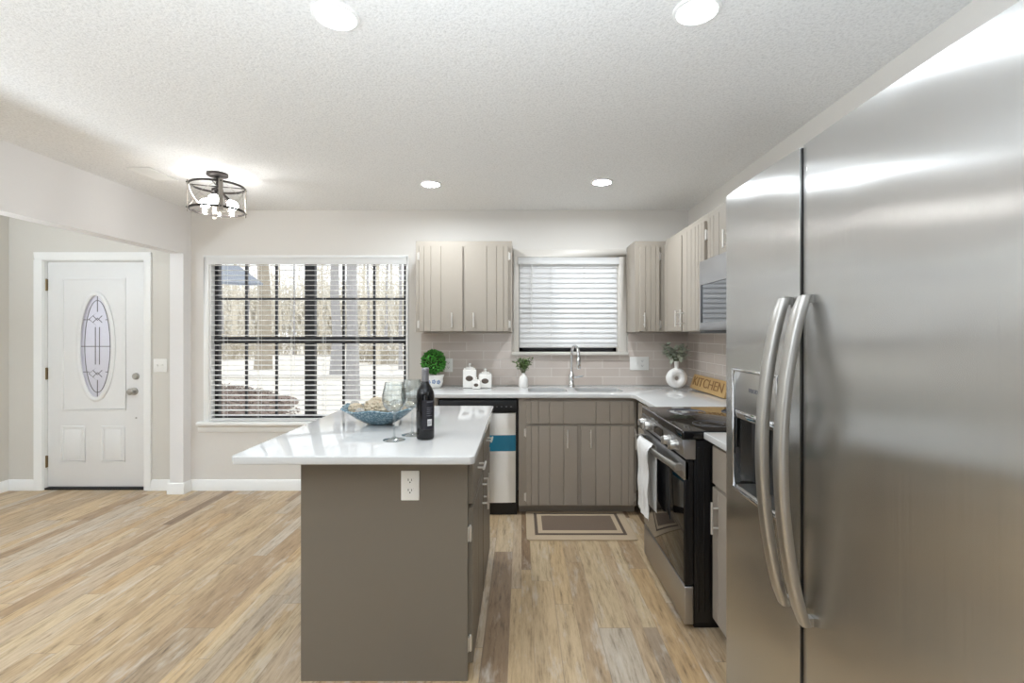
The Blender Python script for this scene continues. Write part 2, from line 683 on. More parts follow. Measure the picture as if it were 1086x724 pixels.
def sthing(name, loc):
    o = bpy.data.objects.new(name, None)
    o.empty_display_size = 0.05
    o.location = loc
    COL.objects.link(o)
    o['kind'] = 'structure'
    return o


def cut(o, cutters):
    """boolean difference, cutters are MB in world coordinates"""
    off = origin_of(o)
    tmp = []
    for c in cutters:
        bmesh.ops.recalc_face_normals(c.bm, faces=c.bm.faces)
        bmesh.ops.translate(c.bm, verts=c.bm.verts, vec=-off)
        me = bpy.data.meshes.new('cutter')
        c.bm.to_mesh(me); c.bm.free()
        co = bpy.data.objects.new('cutter', me)
        COL.objects.link(co)
        co.location = off
        md = o.modifiers.new('cut', 'BOOLEAN')
        md.operation = 'DIFFERENCE'
        md.solver = 'EXACT'
        md.object = co
        tmp.append(co)
    bpy.context.view_layer.update()
    dg = bpy.context.evaluated_depsgraph_get()
    me = bpy.data.meshes.new_from_object(o.evaluated_get(dg))
    o.modifiers.clear()
    old = o.data
    o.data = me
    me.name = old.name
    bpy.data.meshes.remove(old)
    me.shade_smooth()
    me.set_sharp_from_angle(angle=R(38))
    for co in tmp:
        m_ = co.data
        bpy.data.objects.remove(co)
        bpy.data.meshes.remove(m_)
    return o


def text_mesh(name, body, size, material, parent, mtx, extrude=0.0005, width=None):
    cu = bpy.data.curves.new(name, 'FONT')
    cu.body = body
    cu.size = size
    cu.extrude = extrude
    cu.align_x = 'CENTER'
    cu.align_y = 'CENTER'
    t = bpy.data.objects.new(name, cu)
    COL.objects.link(t)
    bpy.context.view_layer.update()
    me = bpy.data.meshes.new_from_object(t.evaluated_get(bpy.context.evaluated_depsgraph_get()))
    bpy.data.objects.remove(t)
    bpy.data.curves.remove(cu)
    if width:
        xs = [v.co.x for v in me.vertices]
        k = width / (max(xs) - min(xs))
        for v in me.vertices:
            v.co.x *= k
    me.transform(Matrix.Translation(-origin_of(parent)) @ mtx)
    me.materials.clear()
    me.materials.append(material)
    o = bpy.data.objects.new(name, me)
    COL.objects.link(o)
    o.parent = parent
    return o


def P(x, y, Y):
    """photo pixel at depth Y -> room point"""
    return ((x - VPX) * Y / F_PX, Y, CAM_H - (y - VPY) * Y / F_PX)


# ------------------------------------------------------------------ room shell
YB = 4.276          # inner face of the back (street) wall
XR = 1.455          # right wall
XL = -2.88          # kitchen side of the left wall
XE = -4.47          # far wall of the entry
YR = -3.6           # wall behind the camera
ZC = 2.44
WT = 0.115

o = structure(MB().box(XE - 0.1, XR + 0.1, YR - 0.1, YB + 0.14, -0.1, 0).build('floor', M['floor']))
o = structure(MB().box(XE - 0.1, XR + 0.1, YR - 0.1, YB + 0.14, ZC, ZC + 0.1).build('ceiling', M['ceiling']))
W1 = (-2.72, -0.995, 0.60, 2.03)
W2 = (-0.029, 0.847, 1.20, 2.03)
D1 = (-4.185, -3.273, 0.0, 2.02)
wb = structure(MB().box(XL - WT, XR + 0.1, YB, YB + 0.14, 0, ZC).build('wall_back', M['wall']))
cut(wb, [MB().box(W1[0], W1[1], YB - 0.1, YB + 0.3, W1[2], W1[3]), MB().box(W2[0], W2[1], YB - 0.1, YB + 0.3, W2[2], W2[3])])
we = structure(MB().box(XE - 0.1, XL - WT, YB, YB + 0.14, 0, ZC).build('wall_entry', M['hall']))
cut(we, [MB().box(D1[0], D1[1], YB - 0.1, YB + 0.3, -0.1, D1[3])])
structure(MB().box(XR, XR + 0.1, YR, YB, 0, ZC).build('wall_right', M['wall']))
YJ = 4.177
wl = structure(MB().box(XL - WT, XL, YR, YB, 0, ZC).build('wall_left', M['header']))
cut(wl, [MB().box(XL - WT - 0.1, XL + 0.1, -1.2, YJ, -0.1, 2.048)])
structure(MB().box(XE - 0.1, XE, YR, YB, 0, ZC).build('wall_entry_side', M['hall']))
wr = structure(MB().box(XE - 0.1, XR + 0.1, YR - 0.1, YR, 0, ZC).build('wall_rear', mat('bounce_cut_wall_dark', (70, 72, 76), 0.8)))  # unseen wall, coloured dark to cut bounced light on the island front
cut(wr, [MB().box(-1.1, 0.7, YR - 0.3, YR + 0.2, 0.04, 2.1)])  # opening and frame added so daylight reflects in the dishwasher door
rd = MB()
for xx in (-1.1, -0.22, 0.64):
    rd.box(xx, xx + 0.06, YR - 0.07, YR - 0.02, 0.04, 2.1)
rd.box(-1.04, 0.64, YR - 0.07, YR - 0.02, 0.04, 0.12).box(-1.04, 0.64, YR - 0.07, YR - 0.02, 2.02, 2.1)
structure(rd.build('added_rear_frame', M['trim']))

# baseboards: profile extruded along the wall


def baseboard(name, mapf, a, b, mt=M['trim']):
    prof = [(0, 0), (0.016, 0), (0.016, 0.062), (0.012, 0.070), (0.011, 0.084), (0.006, 0.092), (0, 0.094)]
    return structure(MB().prism(prof, mapf, a, b).build(name, mt))


baseboard('baseboard_back', lambda n, z, t: (t, YB - n, z), XL, -0.90)
baseboard('baseboard_entry', lambda n, z, t: (t, YB - n, z), -3.25, XL - WT)
baseboard('baseboard_entry_left', lambda n, z, t: (t, YB - n, z), XE, -4.235)
baseboard('baseboard_side', lambda n, z, t: (XE + n, t, z), YR, YB)
bj = MB()
prof = [(0, 0), (0.016, 0), (0.016, 0.062), (0.012, 0.070), (0.011, 0.084), (0.006, 0.092), (0, 0.094)]
bj.prism(prof, lambda n, z, t: (t, YJ - n, z), XL - WT - 0.016, XL + 0.016)
bj.prism(prof, lambda n, z, t: (XL + n, t, z), YJ + 0.0003, YB - 0.0165)
bj.prism(prof, lambda n, z, t: (XL - WT - n, t, z), YJ + 0.0003, YB - 0.0165)
structure(bj.build('baseboard_jamb', M['trim']))

# ------------------------------------------------------------------ window 1 (wide pair of sashes)
w1 = sthing('window_1', (-1.86, YB + 0.04, 0.60))
FY0, FY1 = YB + 0.055, YB + 0.10


def zpx(y, Y):
    return CAM_H - (y - VPY) * Y / F_PX


def xpx(x, Y):
    return (x - VPX) * Y / F_PX


m = MB()
fr = 0.045
m.box(W1[0], W1[0] + fr, FY0, FY1, W1[2], W1[3]).box(W1[1] - fr, W1[1], FY0, FY1, W1[2], W1[3])
m.box(W1[0], W1[1], FY0, FY1, W1[2], W1[2] + 0.045).box(W1[0], W1[1], FY0, FY1, W1[3] - 0.045, W1[3])
m.box(xpx(323.5, 4.33), xpx(334, 4.33), FY0 - 0.01, FY1, W1[2], W1[3])
m.box(W1[0], W1[1], FY0 - 0.008, FY1, zpx(364, 4.33), zpx(357, 4.33))
m.build('window_frame', M['darkframe'], w1, 0.003)
for (xa, xb, mx) in ((W1[0] + fr, xpx(323.5, 4.33), (261.5, 293.4)), (xpx(334, 4.33), W1[1] - fr, (364.5, 397.0))):
    m = MB()
    for x in mx:
        c = xpx(x, 4.35)
        m.box(c - 0.009, c + 0.009, 4.34, 4.362, zpx(357, 4.35), W1[3] - 0.045)
        m.box(c - 0.009, c + 0.009, 4.34, 4.362, W1[2] + 0.045, zpx(364, 4.35))
    zz = zpx(316.8, 4.35)
    m.box(xa, xb, 4.341, 4.361, zz - 0.009, zz + 0.009)
    m.build('muntin_grid', M['darkframe'], w1)
    for z0, z1 in ((W1[2] + 0.045, zpx(364, 4.33)), (zpx(357, 4.33), W1[3] - 0.045)):
        MB().box(xa, xb, 4.366, 4.37, z0, z1).build('window_pane', M['pane'], w1)
m = MB()
lin_t = 0.012
m.box(W1[0], W1[0] + lin_t, YB + 0.001, FY0, W1[2], W1[3]).box(W1[1] - lin_t, W1[1], YB + 0.001, FY0, W1[2], W1[3])
m.box(W1[0], W1[1], YB + 0.001, FY0, W1[3] - lin_t, W1[3])
m.build('window_jamb', M['trim'], w1)
t1 = MB()
t1.box(xpx(207, 4.22), -0.93, YB - 0.055, FY0, 0.572, 0.60)
so = structure(t1.build('trim_1', M['trim'], None, 0.006, 3))
ap = [(0, 0), (0.010, 0.0), (0.016, 0.012), (0.017, 0.04), (0.03, 0.055), (0.03, 0.062), (0, 0.062)]
structure(MB().prism(ap, lambda n, z, t: (t, YB - n, 0.51 + z), xpx(211, YB), -0.945).build('trim_2', M['trim']))
m = MB()
m.box(xpx(216.5, YB), W1[0], YB - 0.012, YB, 0.60, 2.03).box(W1[1], xpx(433, YB), YB - 0.012, YB, 0.60, 2.03)
m.box(xpx(216.5, YB), xpx(433, YB), YB - 0.012, YB, 2.03, 2.046)
structure(m.build('trim_3', M['trim'], None, 0.003))

# blind on the wide window


def blind(name, label, x0, x1, ztop, zbot, yc, tilt, val, cords, wand=None, pitch=0.0435, group=None, wandlen=0.55):
    SM = M['slat'] if tilt < 0.5 else M['slat_closed']
    t = thing(name, label, 'blind', ((x0 + x1) / 2, yc, ztop))
    prof = [(0, 0), (0.016, 0), (0.018, 0.010), (0.014, 0.02), (0.014, val - 0.014), (0.020, val - 0.006), (0.020, val), (0, val)]
    MB().prism(prof, lambda n, z, u: (u, yc - 0.028 - n, ztop - val + z), x0 - 0.012, x1 + 0.012).build('valance', M['slat'], t)
    MB().box(x0, x1, yc - 0.026, yc + 0.026, ztop - 0.045, ztop).build('headrail', M['trim'], t, 0.002)
    m = MB()
    z = ztop - val - 0.004
    n = int((z - zbot - (0.03 if tilt < 0.5 else 0.012)) / pitch)
    for i in range(n + 1):
        zc = z - i * pitch
        pts = []
        for k in range(5):
            s = (k / 4 - 0.5) * 0.050
            bow = 0.0025 * (1 - (2 * s / 0.05) ** 2)
            pts.append((s * math.cos(tilt) - bow * math.sin(tilt), s * math.sin(tilt) + bow * math.cos(tilt)))
        poly = [(a, b) for a, b in pts] + [(a + 0.0022 * math.sin(tilt), b - 0.0022 * math.cos(tilt)) for a, b in reversed(pts)]
        m.prism(poly, lambda a, b, u: (u, yc + a, zc + b), x0, x1)
    m.build('slats', SM, t)
    MB().box(x0, x1, yc - 0.024, yc + 0.024, zbot, zbot + 0.022).build('bottom_rail', M['slat'], t, 0.004)
    for c in cords:
        m = MB()
        for dy in (-0.027, 0.027):
            for dx in ((-0.005, 0.005) if dy < 0 else (0,)):
                m.cyl((c + dx, yc + dy, zbot + 0.01), (c + dx, yc + dy, ztop - val), 0.0011, seg=6)
        m.build('ladder_cord', M['slat'], t)
    if wand is not None:
        MB().cyl((wand, yc - 0.036, ztop - val), (wand, yc - 0.036, ztop - val - wandlen), 0.004, seg=8).build('tilt_wand', M['slat'], t)
    return t


blind('window_blind', 'wide white slatted blind with open slats over the dark framed double window', W1[0] + 0.02, W1[1] - 0.012, 2.026, 0.604, YB + 0.005,
      R(4), 0.062, [xpx(p, 4.25) for p in (237, 273.5, 309, 342.5, 378.5, 414.5)])
blind('window_blind', 'smaller white slatted blind with closed slats over the kitchen sink', W2[0] + 0.012, W2[1] - 0.012, 2.024, 1.245, YB + 0.012,
      R(62), 0.058, [xpx(p, 4.26) for p in (585, 617.6)] + [W2[0] + 0.03, W2[1] - 0.03], wand=xpx(564, 4.25))

# ------------------------------------------------------------------ window 2 over the sink
w2 = sthing('window_2', (0.409, YB + 0.05, 1.2))
m = MB()
a0, a1, b0, b1 = W2
m.box(a0, a0 + 0.04, FY0 + 0.015, FY1 + 0.02, b0, b1).box(a1 - 0.04, a1, FY0 + 0.015, FY1 + 0.02, b0, b1)
m.box(a0, a1, FY0 + 0.015, FY1 + 0.02, b0, b0 + 0.04).box(a0, a1, FY0 + 0.015, FY1 + 0.02, b1 - 0.04, b1)
m.box(a0, a1, FY0 + 0.01, FY1 + 0.02, 1.585, 1.625)
m.build('window_frame', M['darkframe'], w2, 0.003)
m = MB()
for fx in (0.333, 0.667):
    c = a0 + (a1 - a0) * fx
    m.box(c - 0.009, c + 0.009, 4.352, 4.37, b0 + 0.04, b1 - 0.04)
m.build('muntin_grid', M['darkframe'], w2)
MB().box(a0 + 0.04, a1 - 0.04, 4.376, 4.38, b0 + 0.04, b1 - 0.04).build('window_pane', M['pane'], w2)
m = MB()
m.box(a0, a0 + 0.008, YB + 0.001, FY0 + 0.015, b0, b1).box(a1 - 0.008, a1, YB + 0.001, FY0 + 0.015, b0, b1).box(a0, a1, YB + 0.001, FY0 + 0.015, b1 - 0.008, b1)
m.build('window_jamb', M['casing'], w2)
m = MB()
m.box(-0.070, a0, YB - 0.018, YB, 1.205, 2.03).box(a1, 0.914, YB - 0.018, YB, 1.205, 2.03).box(-0.070, 0.914, YB - 0.018, YB, 2.03, 2.095)
structure(m.build('trim_4', M['casing'], None, 0.003))
structure(MB().box(-0.085, 0.925, YB - 0.045, FY0 + 0.015, 1.178, 1.205).build('trim_5', M['casing'], None, 0.005))

# ------------------------------------------------------------------ front door
d1 = sthing('door_1', (-3.73, YB + 0.06, 0))
dx0, dx1, dz0, dz1 = -4.160, -3.298, 0.022, 1.993
DY = YB + 0.030                      # room face of the slab
slab = MB().box(dx0, dx1, DY, DY + 0.044, dz0, dz1).build('door_panel', M['door'], d1, 0.002)
OC = (-3.735, 1.252)
ORX, ORZ = 0.142, 0.452


def ell(rx, rz, n=64):
    return [(OC[0] + rx * math.cos(2 * PI * k / n), OC[1] + rz * math.sin(2 * PI * k / n)) for k in range(n)]


cut(slab, [MB().prism(ell(ORX + 0.01, ORZ + 0.01), lambda u, z, h: (u, h, z), DY - 0.05, DY + 0.1)])


def panel_mould(parent, x0, x1, z0, z1, w=0.016):
    m = MB()
    h = 0.006
    m.box(x0, x1, DY - h, DY + 0.001, z1 - w, z1).box(x0, x1, DY - h, DY + 0.001, z0, z0 + w)
    m.box(x0, x0 + w, DY - h, DY + 0.001, z0 + w, z1 - w).box(x1 - w, x1, DY - h, DY + 0.001, z0 + w, z1 - w)
    m.build('panel_moulding', M['door'], parent, 0.0028)


def dpx(x):
    return xpx(x, YB + 0.03)


def dpz(y):
    return zpx(y, YB + 0.03)


panel_mould(d1, dpx(66.2), dpx(133.7), dpz(435.3), dpz(294.7))
for xa, xb in ((64.7, 90.4), (107.6, 132.6)):
    panel_mould(d1, dpx(xa), dpx(xb), dpz(490.3), dpz(451.3))
    MB().box(dpx(xa) + 0.035, dpx(xb) - 0.035, DY - 0.005, DY + 0.001, dpz(490.3) + 0.035, dpz(451.3) - 0.035).build('raised_field', M['door'], d1, 0.004)
ring = MB()
pts = [(x, DY - 0.004, z) for x, z in ell(ORX + 0.012, ORZ + 0.012)]
ring.tube(pts, 0.020, 10, closed=True, flat=0.6, up=(0, 1, 0))
ring.build('oval_moulding', M['door'], d1)
MB().prism(ell(ORX + 0.008, ORZ + 0.008), lambda u, z, h: (u, h, z), DY + 0.016, DY + 0.024).build('oval_glass', M['leadglass'], d1)
cm = MB()
gy = DY + 0.013


def came(pts, r=0.0024, closed=False):
    cm.tube([(OC[0] + a, gy, OC[1] + b) for a, b in pts], r * 1.3, 6, closed=closed)


came([(0.112 * math.cos(2 * PI * k / 48), 0.405 * math.sin(2 * PI * k / 48)) for k in range(48)], closed=True)
for zz in (-0.225, 0.0, 0.235):
    w = ORX * math.sqrt(max(0, 1 - (zz / ORZ) ** 2))
    if zz == 0.0:
        came([(-w, zz), (w, zz)])
    else:
        came([(-w, zz), (-0.072, zz)]); came([(0.072, zz), (w, zz)])
came([(-0.018, -0.16), (-0.018, 0.17)]); came([(0.018, -0.16), (0.018, 0.17)])
came([(0, 0.305), (0, 0.45)]); came([(0, -0.295), (0, -0.45)])
for s in (1, -1):
    z0 = 0.24 * s
    came([(-0.075, z0), (0, z0 + 0.062), (0.075, z0), (0, z0 - 0.065)], closed=True)
    came([(-0.040, z0 + 0.03), (0, z0 - 0.01), (0.040, z0 + 0.03)])
    came([(-0.040, z0 - 0.03), (0, z0 + 0.01), (0.040, z0 - 0.03)])
cm.build('lead_came', mat('grey_lead_came', (122, 119, 116), 0.5, 0.3), d1)
for (px, py, r) in ((144.5, 398.8, 0.028), (142.5, 414.8, 0.033)):
    cx, cz = dpx(px), dpz(py)
    f = lambda a, b, h, cx=cx, cz=cz: (cx + a, DY - h, cz + b)
    if r < 0.03:
        MB().lathe([(0.001, 0.022), (0.02, 0.022), (0.028, 0.014), (0.030, 0.0)], None, 24, f).build('deadbolt', M['handle_steel'], d1)
    else:
        MB().lathe([(0.001, 0.066), (0.018, 0.064), (0.028, 0.052), (0.028, 0.04), (0.013, 0.028), (0.012, 0.012), (0.032, 0.008), (0.034, 0.0)], None, 24, f).build('door_knob', M['handle_steel'], d1)
cx, cz = dpx(144.5), dpz(443)
MB().lathe([(0.001, 0.003), (0.008, 0.002), (0.008, 0.0)], None, 12, lambda a, b, h: (cx + a, DY - h, cz + b)).build('door_viewer_plug', M['handle_steel'], d1)
for py in (302, 396, 489):
    z = dpz(py)
    m = MB().box(dx0 - 0.016, dx0 + 0.004, DY - 0.004, DY + 0.004, z - 0.05, z + 0.05)
    m.cyl((dx0 - 0.005, DY - 0.009, z - 0.052), (dx0 - 0.005, DY - 0.009, z + 0.052), 0.007, seg=10)
    m.build('hinge', M['hinge'], d1)
m = MB()
m.box(D1[0], dx0 - 0.006, YB, YB + 0.12, 0, D1[3]).box(dx1 + 0.006, D1[1], YB, YB + 0.12, 0, D1[3]).box(D1[0], D1[1], YB, YB + 0.12, dz1 + 0.008, D1[3])
m.build('door_jamb', M['trim'], d1)
MB().box(D1[0] + 0.02, D1[1] - 0.02, YB + 0.005, YB + 0.12, 0, 0.016).build('threshold', M['blackmatte'], d1)
cs = MB()
cw = 0.066
prof2 = [(0, 0), (cw, 0), (cw, 0.012), (cw - 0.01, 0.018), (0.018, 0.013), (0.004, 0.010)]
cs.prism([(D1[0] - 0.052 + a * 1.0, n) for a, n in ((0, 0), (0.066, 0), (0.066, 0.010), (0.05, 0.014), (0.012, 0.019), (0, 0.019))], lambda a, n, z: (a, YB - n, z), 0, D1[3] - 0.0145)
cs.prism([(D1[1] - 0.014 + a * 1.0, n) for a, n in ((0, 0), (0.066, 0), (0.066, 0.019), (0.054, 0.019), (0.016, 0.014), (0, 0.010))], lambda a, n, z: (a, YB - n, z), 0, D1[3] - 0.0145)
cs.prism([(D1[3] - 0.014 + a, n) for a, n in ((0, 0), (0.066, 0), (0.066, 0.019), (0.054, 0.019), (0.016, 0.014), (0, 0.010))], lambda a, n, x: (x, YB - n, a), D1[0] - 0.052, D1[1] + 0.052)
structure(cs.build('trim_6', M['trim'], None))

# ------------------------------------------------------------------ tile backsplash
TB = 0.008
zt = 1.372
bs = MB()
bs.box(-0.872, -0.087, YB - TB, YB, 0.9155, zt)
bs.box(-0.087, 0.926, YB - TB, YB, 0.9155, 1.177)
bs.box(0.926, XR - TB, YB - TB, YB, 0.9155, zt)
o = bs.build('tile_backsplash', M['tile'])
tag(o, 'taupe glass subway tile backsplash on the window wall behind the sink', 'backsplash')
o = MB().box(XR - TB, XR, 1.56, YB, 0.9155, zt).build('tile_backsplash', M['tile'])
tag(o, 'taupe glass subway tile backsplash on the right wall behind the carved sign', 'backsplash')

# ------------------------------------------------------------------ cabinets


def F_back(yf):
    return lambda u, n, z: (u, yf - n, z)


def F_right(xf):
    return lambda u, n, z: (xf - n, u, z)


def F_island(xf):
    return lambda u, n, z: (xf + n, u, z)


G4 = (0.10, 0.24, 0.46, 0.73)
G3 = (0.11, 0.27, 0.50)


def front(name, F, u0, u1, z0, z1, grooves, mt, parent, hinge_at_u0=True, t=0.019):
    """planked slab front: vertical V grooves, fractions measured from the hinge side"""
    w = u1 - u0
    gs = sorted(grooves if hinge_at_u0 else [1 - g for g in grooves])
    poly = [(u0, 0), (u0, t - 0.003), (u0 + 0.003, t)]
    for g in gs:
        c = u0 + g * w
        poly += [(c - 0.0035, t), (c - 0.0012, t - 0.005), (c + 0.0012, t - 0.005), (c + 0.0035, t)]
    poly += [(u1 - 0.003, t), (u1, t - 0.003), (u1, 0)]
    return MB().prism(poly, F, z0, z1).build(name, mt, parent, angle=20)


def pull(F, u, z, L, parent, vertical=True, off=0.019):
    m = MB()
    out = off + 0.028
    h = L / 2
    if vertical:
        m.cyl(F(u, out, z - h), F(u, out, z + h), 0.0055, seg=12)
        for s in (-0.62, 0.62):
            m.cyl(F(u, off - 0.001, z + s * h), F(u, out, z + s * h), 0.0045, seg=10)
    else:
        m.cyl(F(u - h, out, z), F(u + h, out, z), 0.0055, seg=12)
        for s in (-0.62, 0.62):
            m.cyl(F(u + s * h, off - 0.001, z), F(u + s * h, out, z), 0.0045, seg=10)
    return m.build('handle', M['nickel'], parent)


def hinge(F, u, z, parent, side):
    m = MB()
    m.fbox(F, u, u + side * 0.014, 0.0005, 0.004, z - 0.028, z + 0.028)
    m.cyl(F(u, 0.009, z - 0.026), F(u, 0.009, z + 0.026), 0.006, seg=10)
    m.ball(F(u, 0.009, z + 0.029), 0.0055, sub=2).ball(F(u, 0.009, z - 0.029), 0.0055, sub=2)
    return m.build('hinge', M['nickel'], parent)


def carcass(F, u0, u1, depth, z0, z1, mt, parent, toe=0.0, top=True):
    """open box: face frame, two sides, bottom, back"""
    m = MB()
    m.fbox(F, u0, u1, -0.02, 0, z0, z1)
    m.fbox(F, u0, u0 + 0.018, -depth, -0.0201, z0, z1).fbox(F, u1 - 0.018, u1, -depth, -0.0201, z0, z1)
    m.fbox(F, u0 + 0.018, u1 - 0.018, -depth, -0.0201, z0, z0 + 0.018)
    m.fbox(F, u0 + 0.018, u1 - 0.018, -depth, -depth + 0.008, z0 + 0.018, z1)
    if top:
        m.fbox(F, u0 + 0.018, u1 - 0.018, -depth + 0.008, -0.0201, z1 - 0.018, z1)
    m.build('body', mt, parent)
    if toe:
        MB().fbox(F, u0 + 0.002, u1 - 0.002, -depth, -0.065, 0, toe).build('toe_kick', mt, parent)


BP, UP = M['base_paint'], M['upper_paint']
ZT = 0.884          # top of base cabinets
# sink base
YF = 3.70
F = F_back(YF)
c = thing('sink_base_cabinet', 'greige double door sink cabinet with grooved doors under the window', 'cabinet', (0.41, 4.0, 0))
carcass(F, -0.022, 0.868, YB - YF - 0.01, 0.066, ZT, BP, c, 0.065, top=False)
front('false_drawer_front', F, 0.036, 0.847, 0.690, 0.858, (0.045, 0.115, 0.215, 0.345, 0.645, 0.775, 0.885, 0.95), BP, c)
d = front('door', F, 0.036, 0.422, 0.078, 0.672, G4, BP, c)
pull(F, xpx(602, 3.65), 0.580, 0.135, d)
hinge(F, 0.034, 0.62, d, -1); hinge(F, 0.034, 0.135, d, -1)
d = front('door', F, 0.450, 0.847, 0.078, 0.672, G4, BP, c, False)
pull(F, xpx(627, 3.65), 0.580, 0.135, d)
hinge(F, 0.849, 0.62, d, 1); hinge(F, 0.849, 0.135, d, 1)

# end cabinet left of the dishwasher
c = thing('end_cabinet', 'narrow greige end cabinet left of the dishwasher behind the wine bottle', 'cabinet', (-0.75, 4.0, 0))
carcass(F, -0.862, -0.632, YB - YF - 0.01, 0.066, ZT, BP, c, 0.065)
d = front('door', F, -0.85, -0.645, 0.078, 0.858, (0.25, 0.5, 0.75), BP, c)
pull(F, -0.668, 0.70, 0.135, d)

# corner base cabinet beyond the range (faces left)
XF = 0.888
F = F_right(XF)
c = thing('corner_base_cabinet', 'greige corner base cabinet squeezed between the sink cabinet and the range', 'cabinet', (1.15, 3.6, 0))
carcass(F, 3.035, 3.685, XR - XF - 0.01, 0.066, ZT, BP, c, 0.065)
d = front('drawer', F, 3.06, 3.655, 0.690, 0.858, (), BP, c)
pull(F, 3.36, 0.775, 0.12, d, False)
d = front('door', F, 3.06, 3.655, 0.078, 0.672, G4, BP, c)
pull(F, 3.60, 0.58, 0.135, d)

# base cabinet between range and refrigerator
c = thing('drawer_base_cabinet', 'greige base cabinet between the black side of the range and the refrigerator', 'cabinet', (1.15, 1.9, 0))
carcass(F, 1.57, 2.245, XR - XF - 0.01, 0.066, ZT, BP, c, 0.065)
d = front('drawer', F, 1.59, 2.232, 0.690, 0.858, (), BP, c)
pull(F, 1.91, 0.775, 0.12, d, False)
d = front('door', F, 1.59, 2.232, 0.078, 0.672, (0.5, 0.75, 0.9), BP, c)
pull(F, 2.165, 0.552, 0.14, d)

# worktops
m = MB()
L = [(-0.875, YB - TB - 0.0005), (-0.875, 3.655), (0.795, 3.655), (0.822, 3.642), (0.836, 3.615), (0.836, 3.028), (XR - TB - 0.0005, 3.028), (XR - TB - 0.0005, YB - TB - 0.0005)]
m.prism(L, lambda a, b, z: (a, b, z), 0.8845, 0.915)
ct = m.build('countertop', M['quartz'], None, 0.004, 3)


def rrect(x0, x1, y0, y1, r, n=6):
    pts = []
    for cx, cy, a in ((x1 - r, y1 - r, 0), (x0 + r, y1 - r, 90), (x0 + r, y0 + r, 180), (x1 - r, y0 + r, 270)):
        for k in range(n + 1):
            t = R(a + 90 * k / n)
            pts.append((cx + r * math.cos(t), cy + r * math.sin(t)))
    return pts


BOWLS = ((0.050, 0.360, 3.79, 4.06), (0.430, 0.800, 3.79, 4.06))
cut(ct, [MB().prism(rrect(*b, 0.06), lambda u, v, z: (u, v, z), 0.8, 1.0) for b in BOWLS])
tag(ct, 'white quartz L shaped countertop around the sink and corner', 'countertop')
o = MB().box(0.836, XR - TB - 0.0005, 1.56, 2.250, 0.8845, 0.915).build('countertop', M['quartz'], None, 0.004, 3)
tag(o, 'short piece of white quartz countertop between range and refrigerator', 'countertop')

# sink
s = thing('sink', 'undermount stainless double bowl sink below the small window', 'sink', (0.42, 3.92, 0.68))
for b in BOWLS:
    m = MB()
    x0, x1, y0, y1 = b
    rings = []
    for (g, z) in ((0.012, 0.884), (0.0, 0.884), (-0.004, 0.74), (-0.03, 0.70)):
        rings.append([m.bm.verts.new((p[0], p[1], z)) for p in rrect(x0 - g, x1 + g, y0 - g, y1 + g, 0.06 + g * 0.5)])
    for a, bb in zip(rings, rings[1:]):
        for k in range(len(a)):
            l = (k + 1) % len(a)
            m.bm.faces.new((a[k], a[l], bb[l], bb[k]))
    m.bm.faces.new(rings[-1])
    bo = m.build('bowl', M['sinksteel'], s)
    MB().lathe([(0.001, 0.002), (0.035, 0.002), (0.042, 0.0)], ((x0 + x1) / 2, (y0 + y1) / 2, 0.701), 20).build('drain', M['chrome'], bo)

# faucet
fx, fy = 0.425, 4.150
f = thing('faucet', 'tall chrome gooseneck faucet behind the sink', 'faucet', (fx, fy, 0.915))
MB().lathe([(0.001, 0.0), (0.030, 0.0), (0.029, 0.012), (0.023, 0.02), (0.020, 0.06), (0.024, 0.065), (0.024, 0.098), (0.016, 0.115), (0.013, 0.13)], (fx, fy, 0.9152), 24).build('base', M['chrome'], f)
pts = [(fx, fy, 1.03), (fx, fy, 1.16)]
for k in range(0, 13):
    a = R(180 - 15 * k)
    pts.append((fx + 0.020 + 0.020 * math.cos(a) + 0.0, fy - 0.075 - 0.075 * math.cos(a), 1.185 + 0.078 * math.sin(a)))
pts.append((fx + 0.042, fy - 0.152, 1.16))
MB().tube(pts, 0.0125, 14).build('spout', M['chrome'], f)
MB().lathe([(0.001, 0), (0.015, 0), (0.0185, 0.012), (0.0185, 0.085), (0.014, 0.098), (0.001, 0.1)], (fx + 0.042, fy - 0.152, 1.075), 20).build('spray_head', M['chrome'], f)
MB().tube([(fx + 0.02, fy, 0.995), (fx + 0.045, fy - 0.005, 0.998), (fx + 0.095, fy - 0.02, 1.008)], [0.012, 0.010, 0.007], 12).build('lever', M['chrome'], f)

# upper cabinets
UZ0, UZ1 = 1.378, 2.112
YU = 3.962
F = F_back(YU)
c = thing('upper_cabinet', 'light greige double door wall cabinet left of the sink window', 'cabinet', (-0.46, 4.1, UZ0))
carcass(F, -0.853, -0.077, YB - YU - 0.001, UZ0, UZ1, UP, c)
d = front('door', F, -0.823, -0.473, UZ0 + 0.008, UZ1 - 0.045, G3, UP, c)
pull(F, xpx(479, 3.91), 1.474, 0.118, d)
hinge(F, -0.826, 1.99, d, -1); hinge(F, -0.826, 1.44, d, -1)
d = front('door', F, -0.452, -0.106, UZ0 + 0.008, UZ1 - 0.045, G3, UP, c, False)
pull(F, xpx(502, 3.91), 1.474, 0.118, d)
hinge(F, -0.103, 1.99, d, 1); hinge(F, -0.103, 1.44, d, 1)

c = thing('corner_upper_cabinet', 'light greige narrow single door wall cabinet right of the sink window', 'cabinet', (1.1, 4.1, UZ0))
carcass(F, 0.917, XR - 0.001, YB - YU - 0.001, UZ0, UZ1, UP, c)
d = front('door', F, 0.952, 1.112, UZ0 + 0.008, UZ1 - 0.045, (0.2, 0.45, 0.7), UP, c, False)
pull(F, 0.985, 1.474, 0.118, d)
hinge(F, 1.116, 1.99, d, 1); hinge(F, 1.116, 1.44, d, 1)

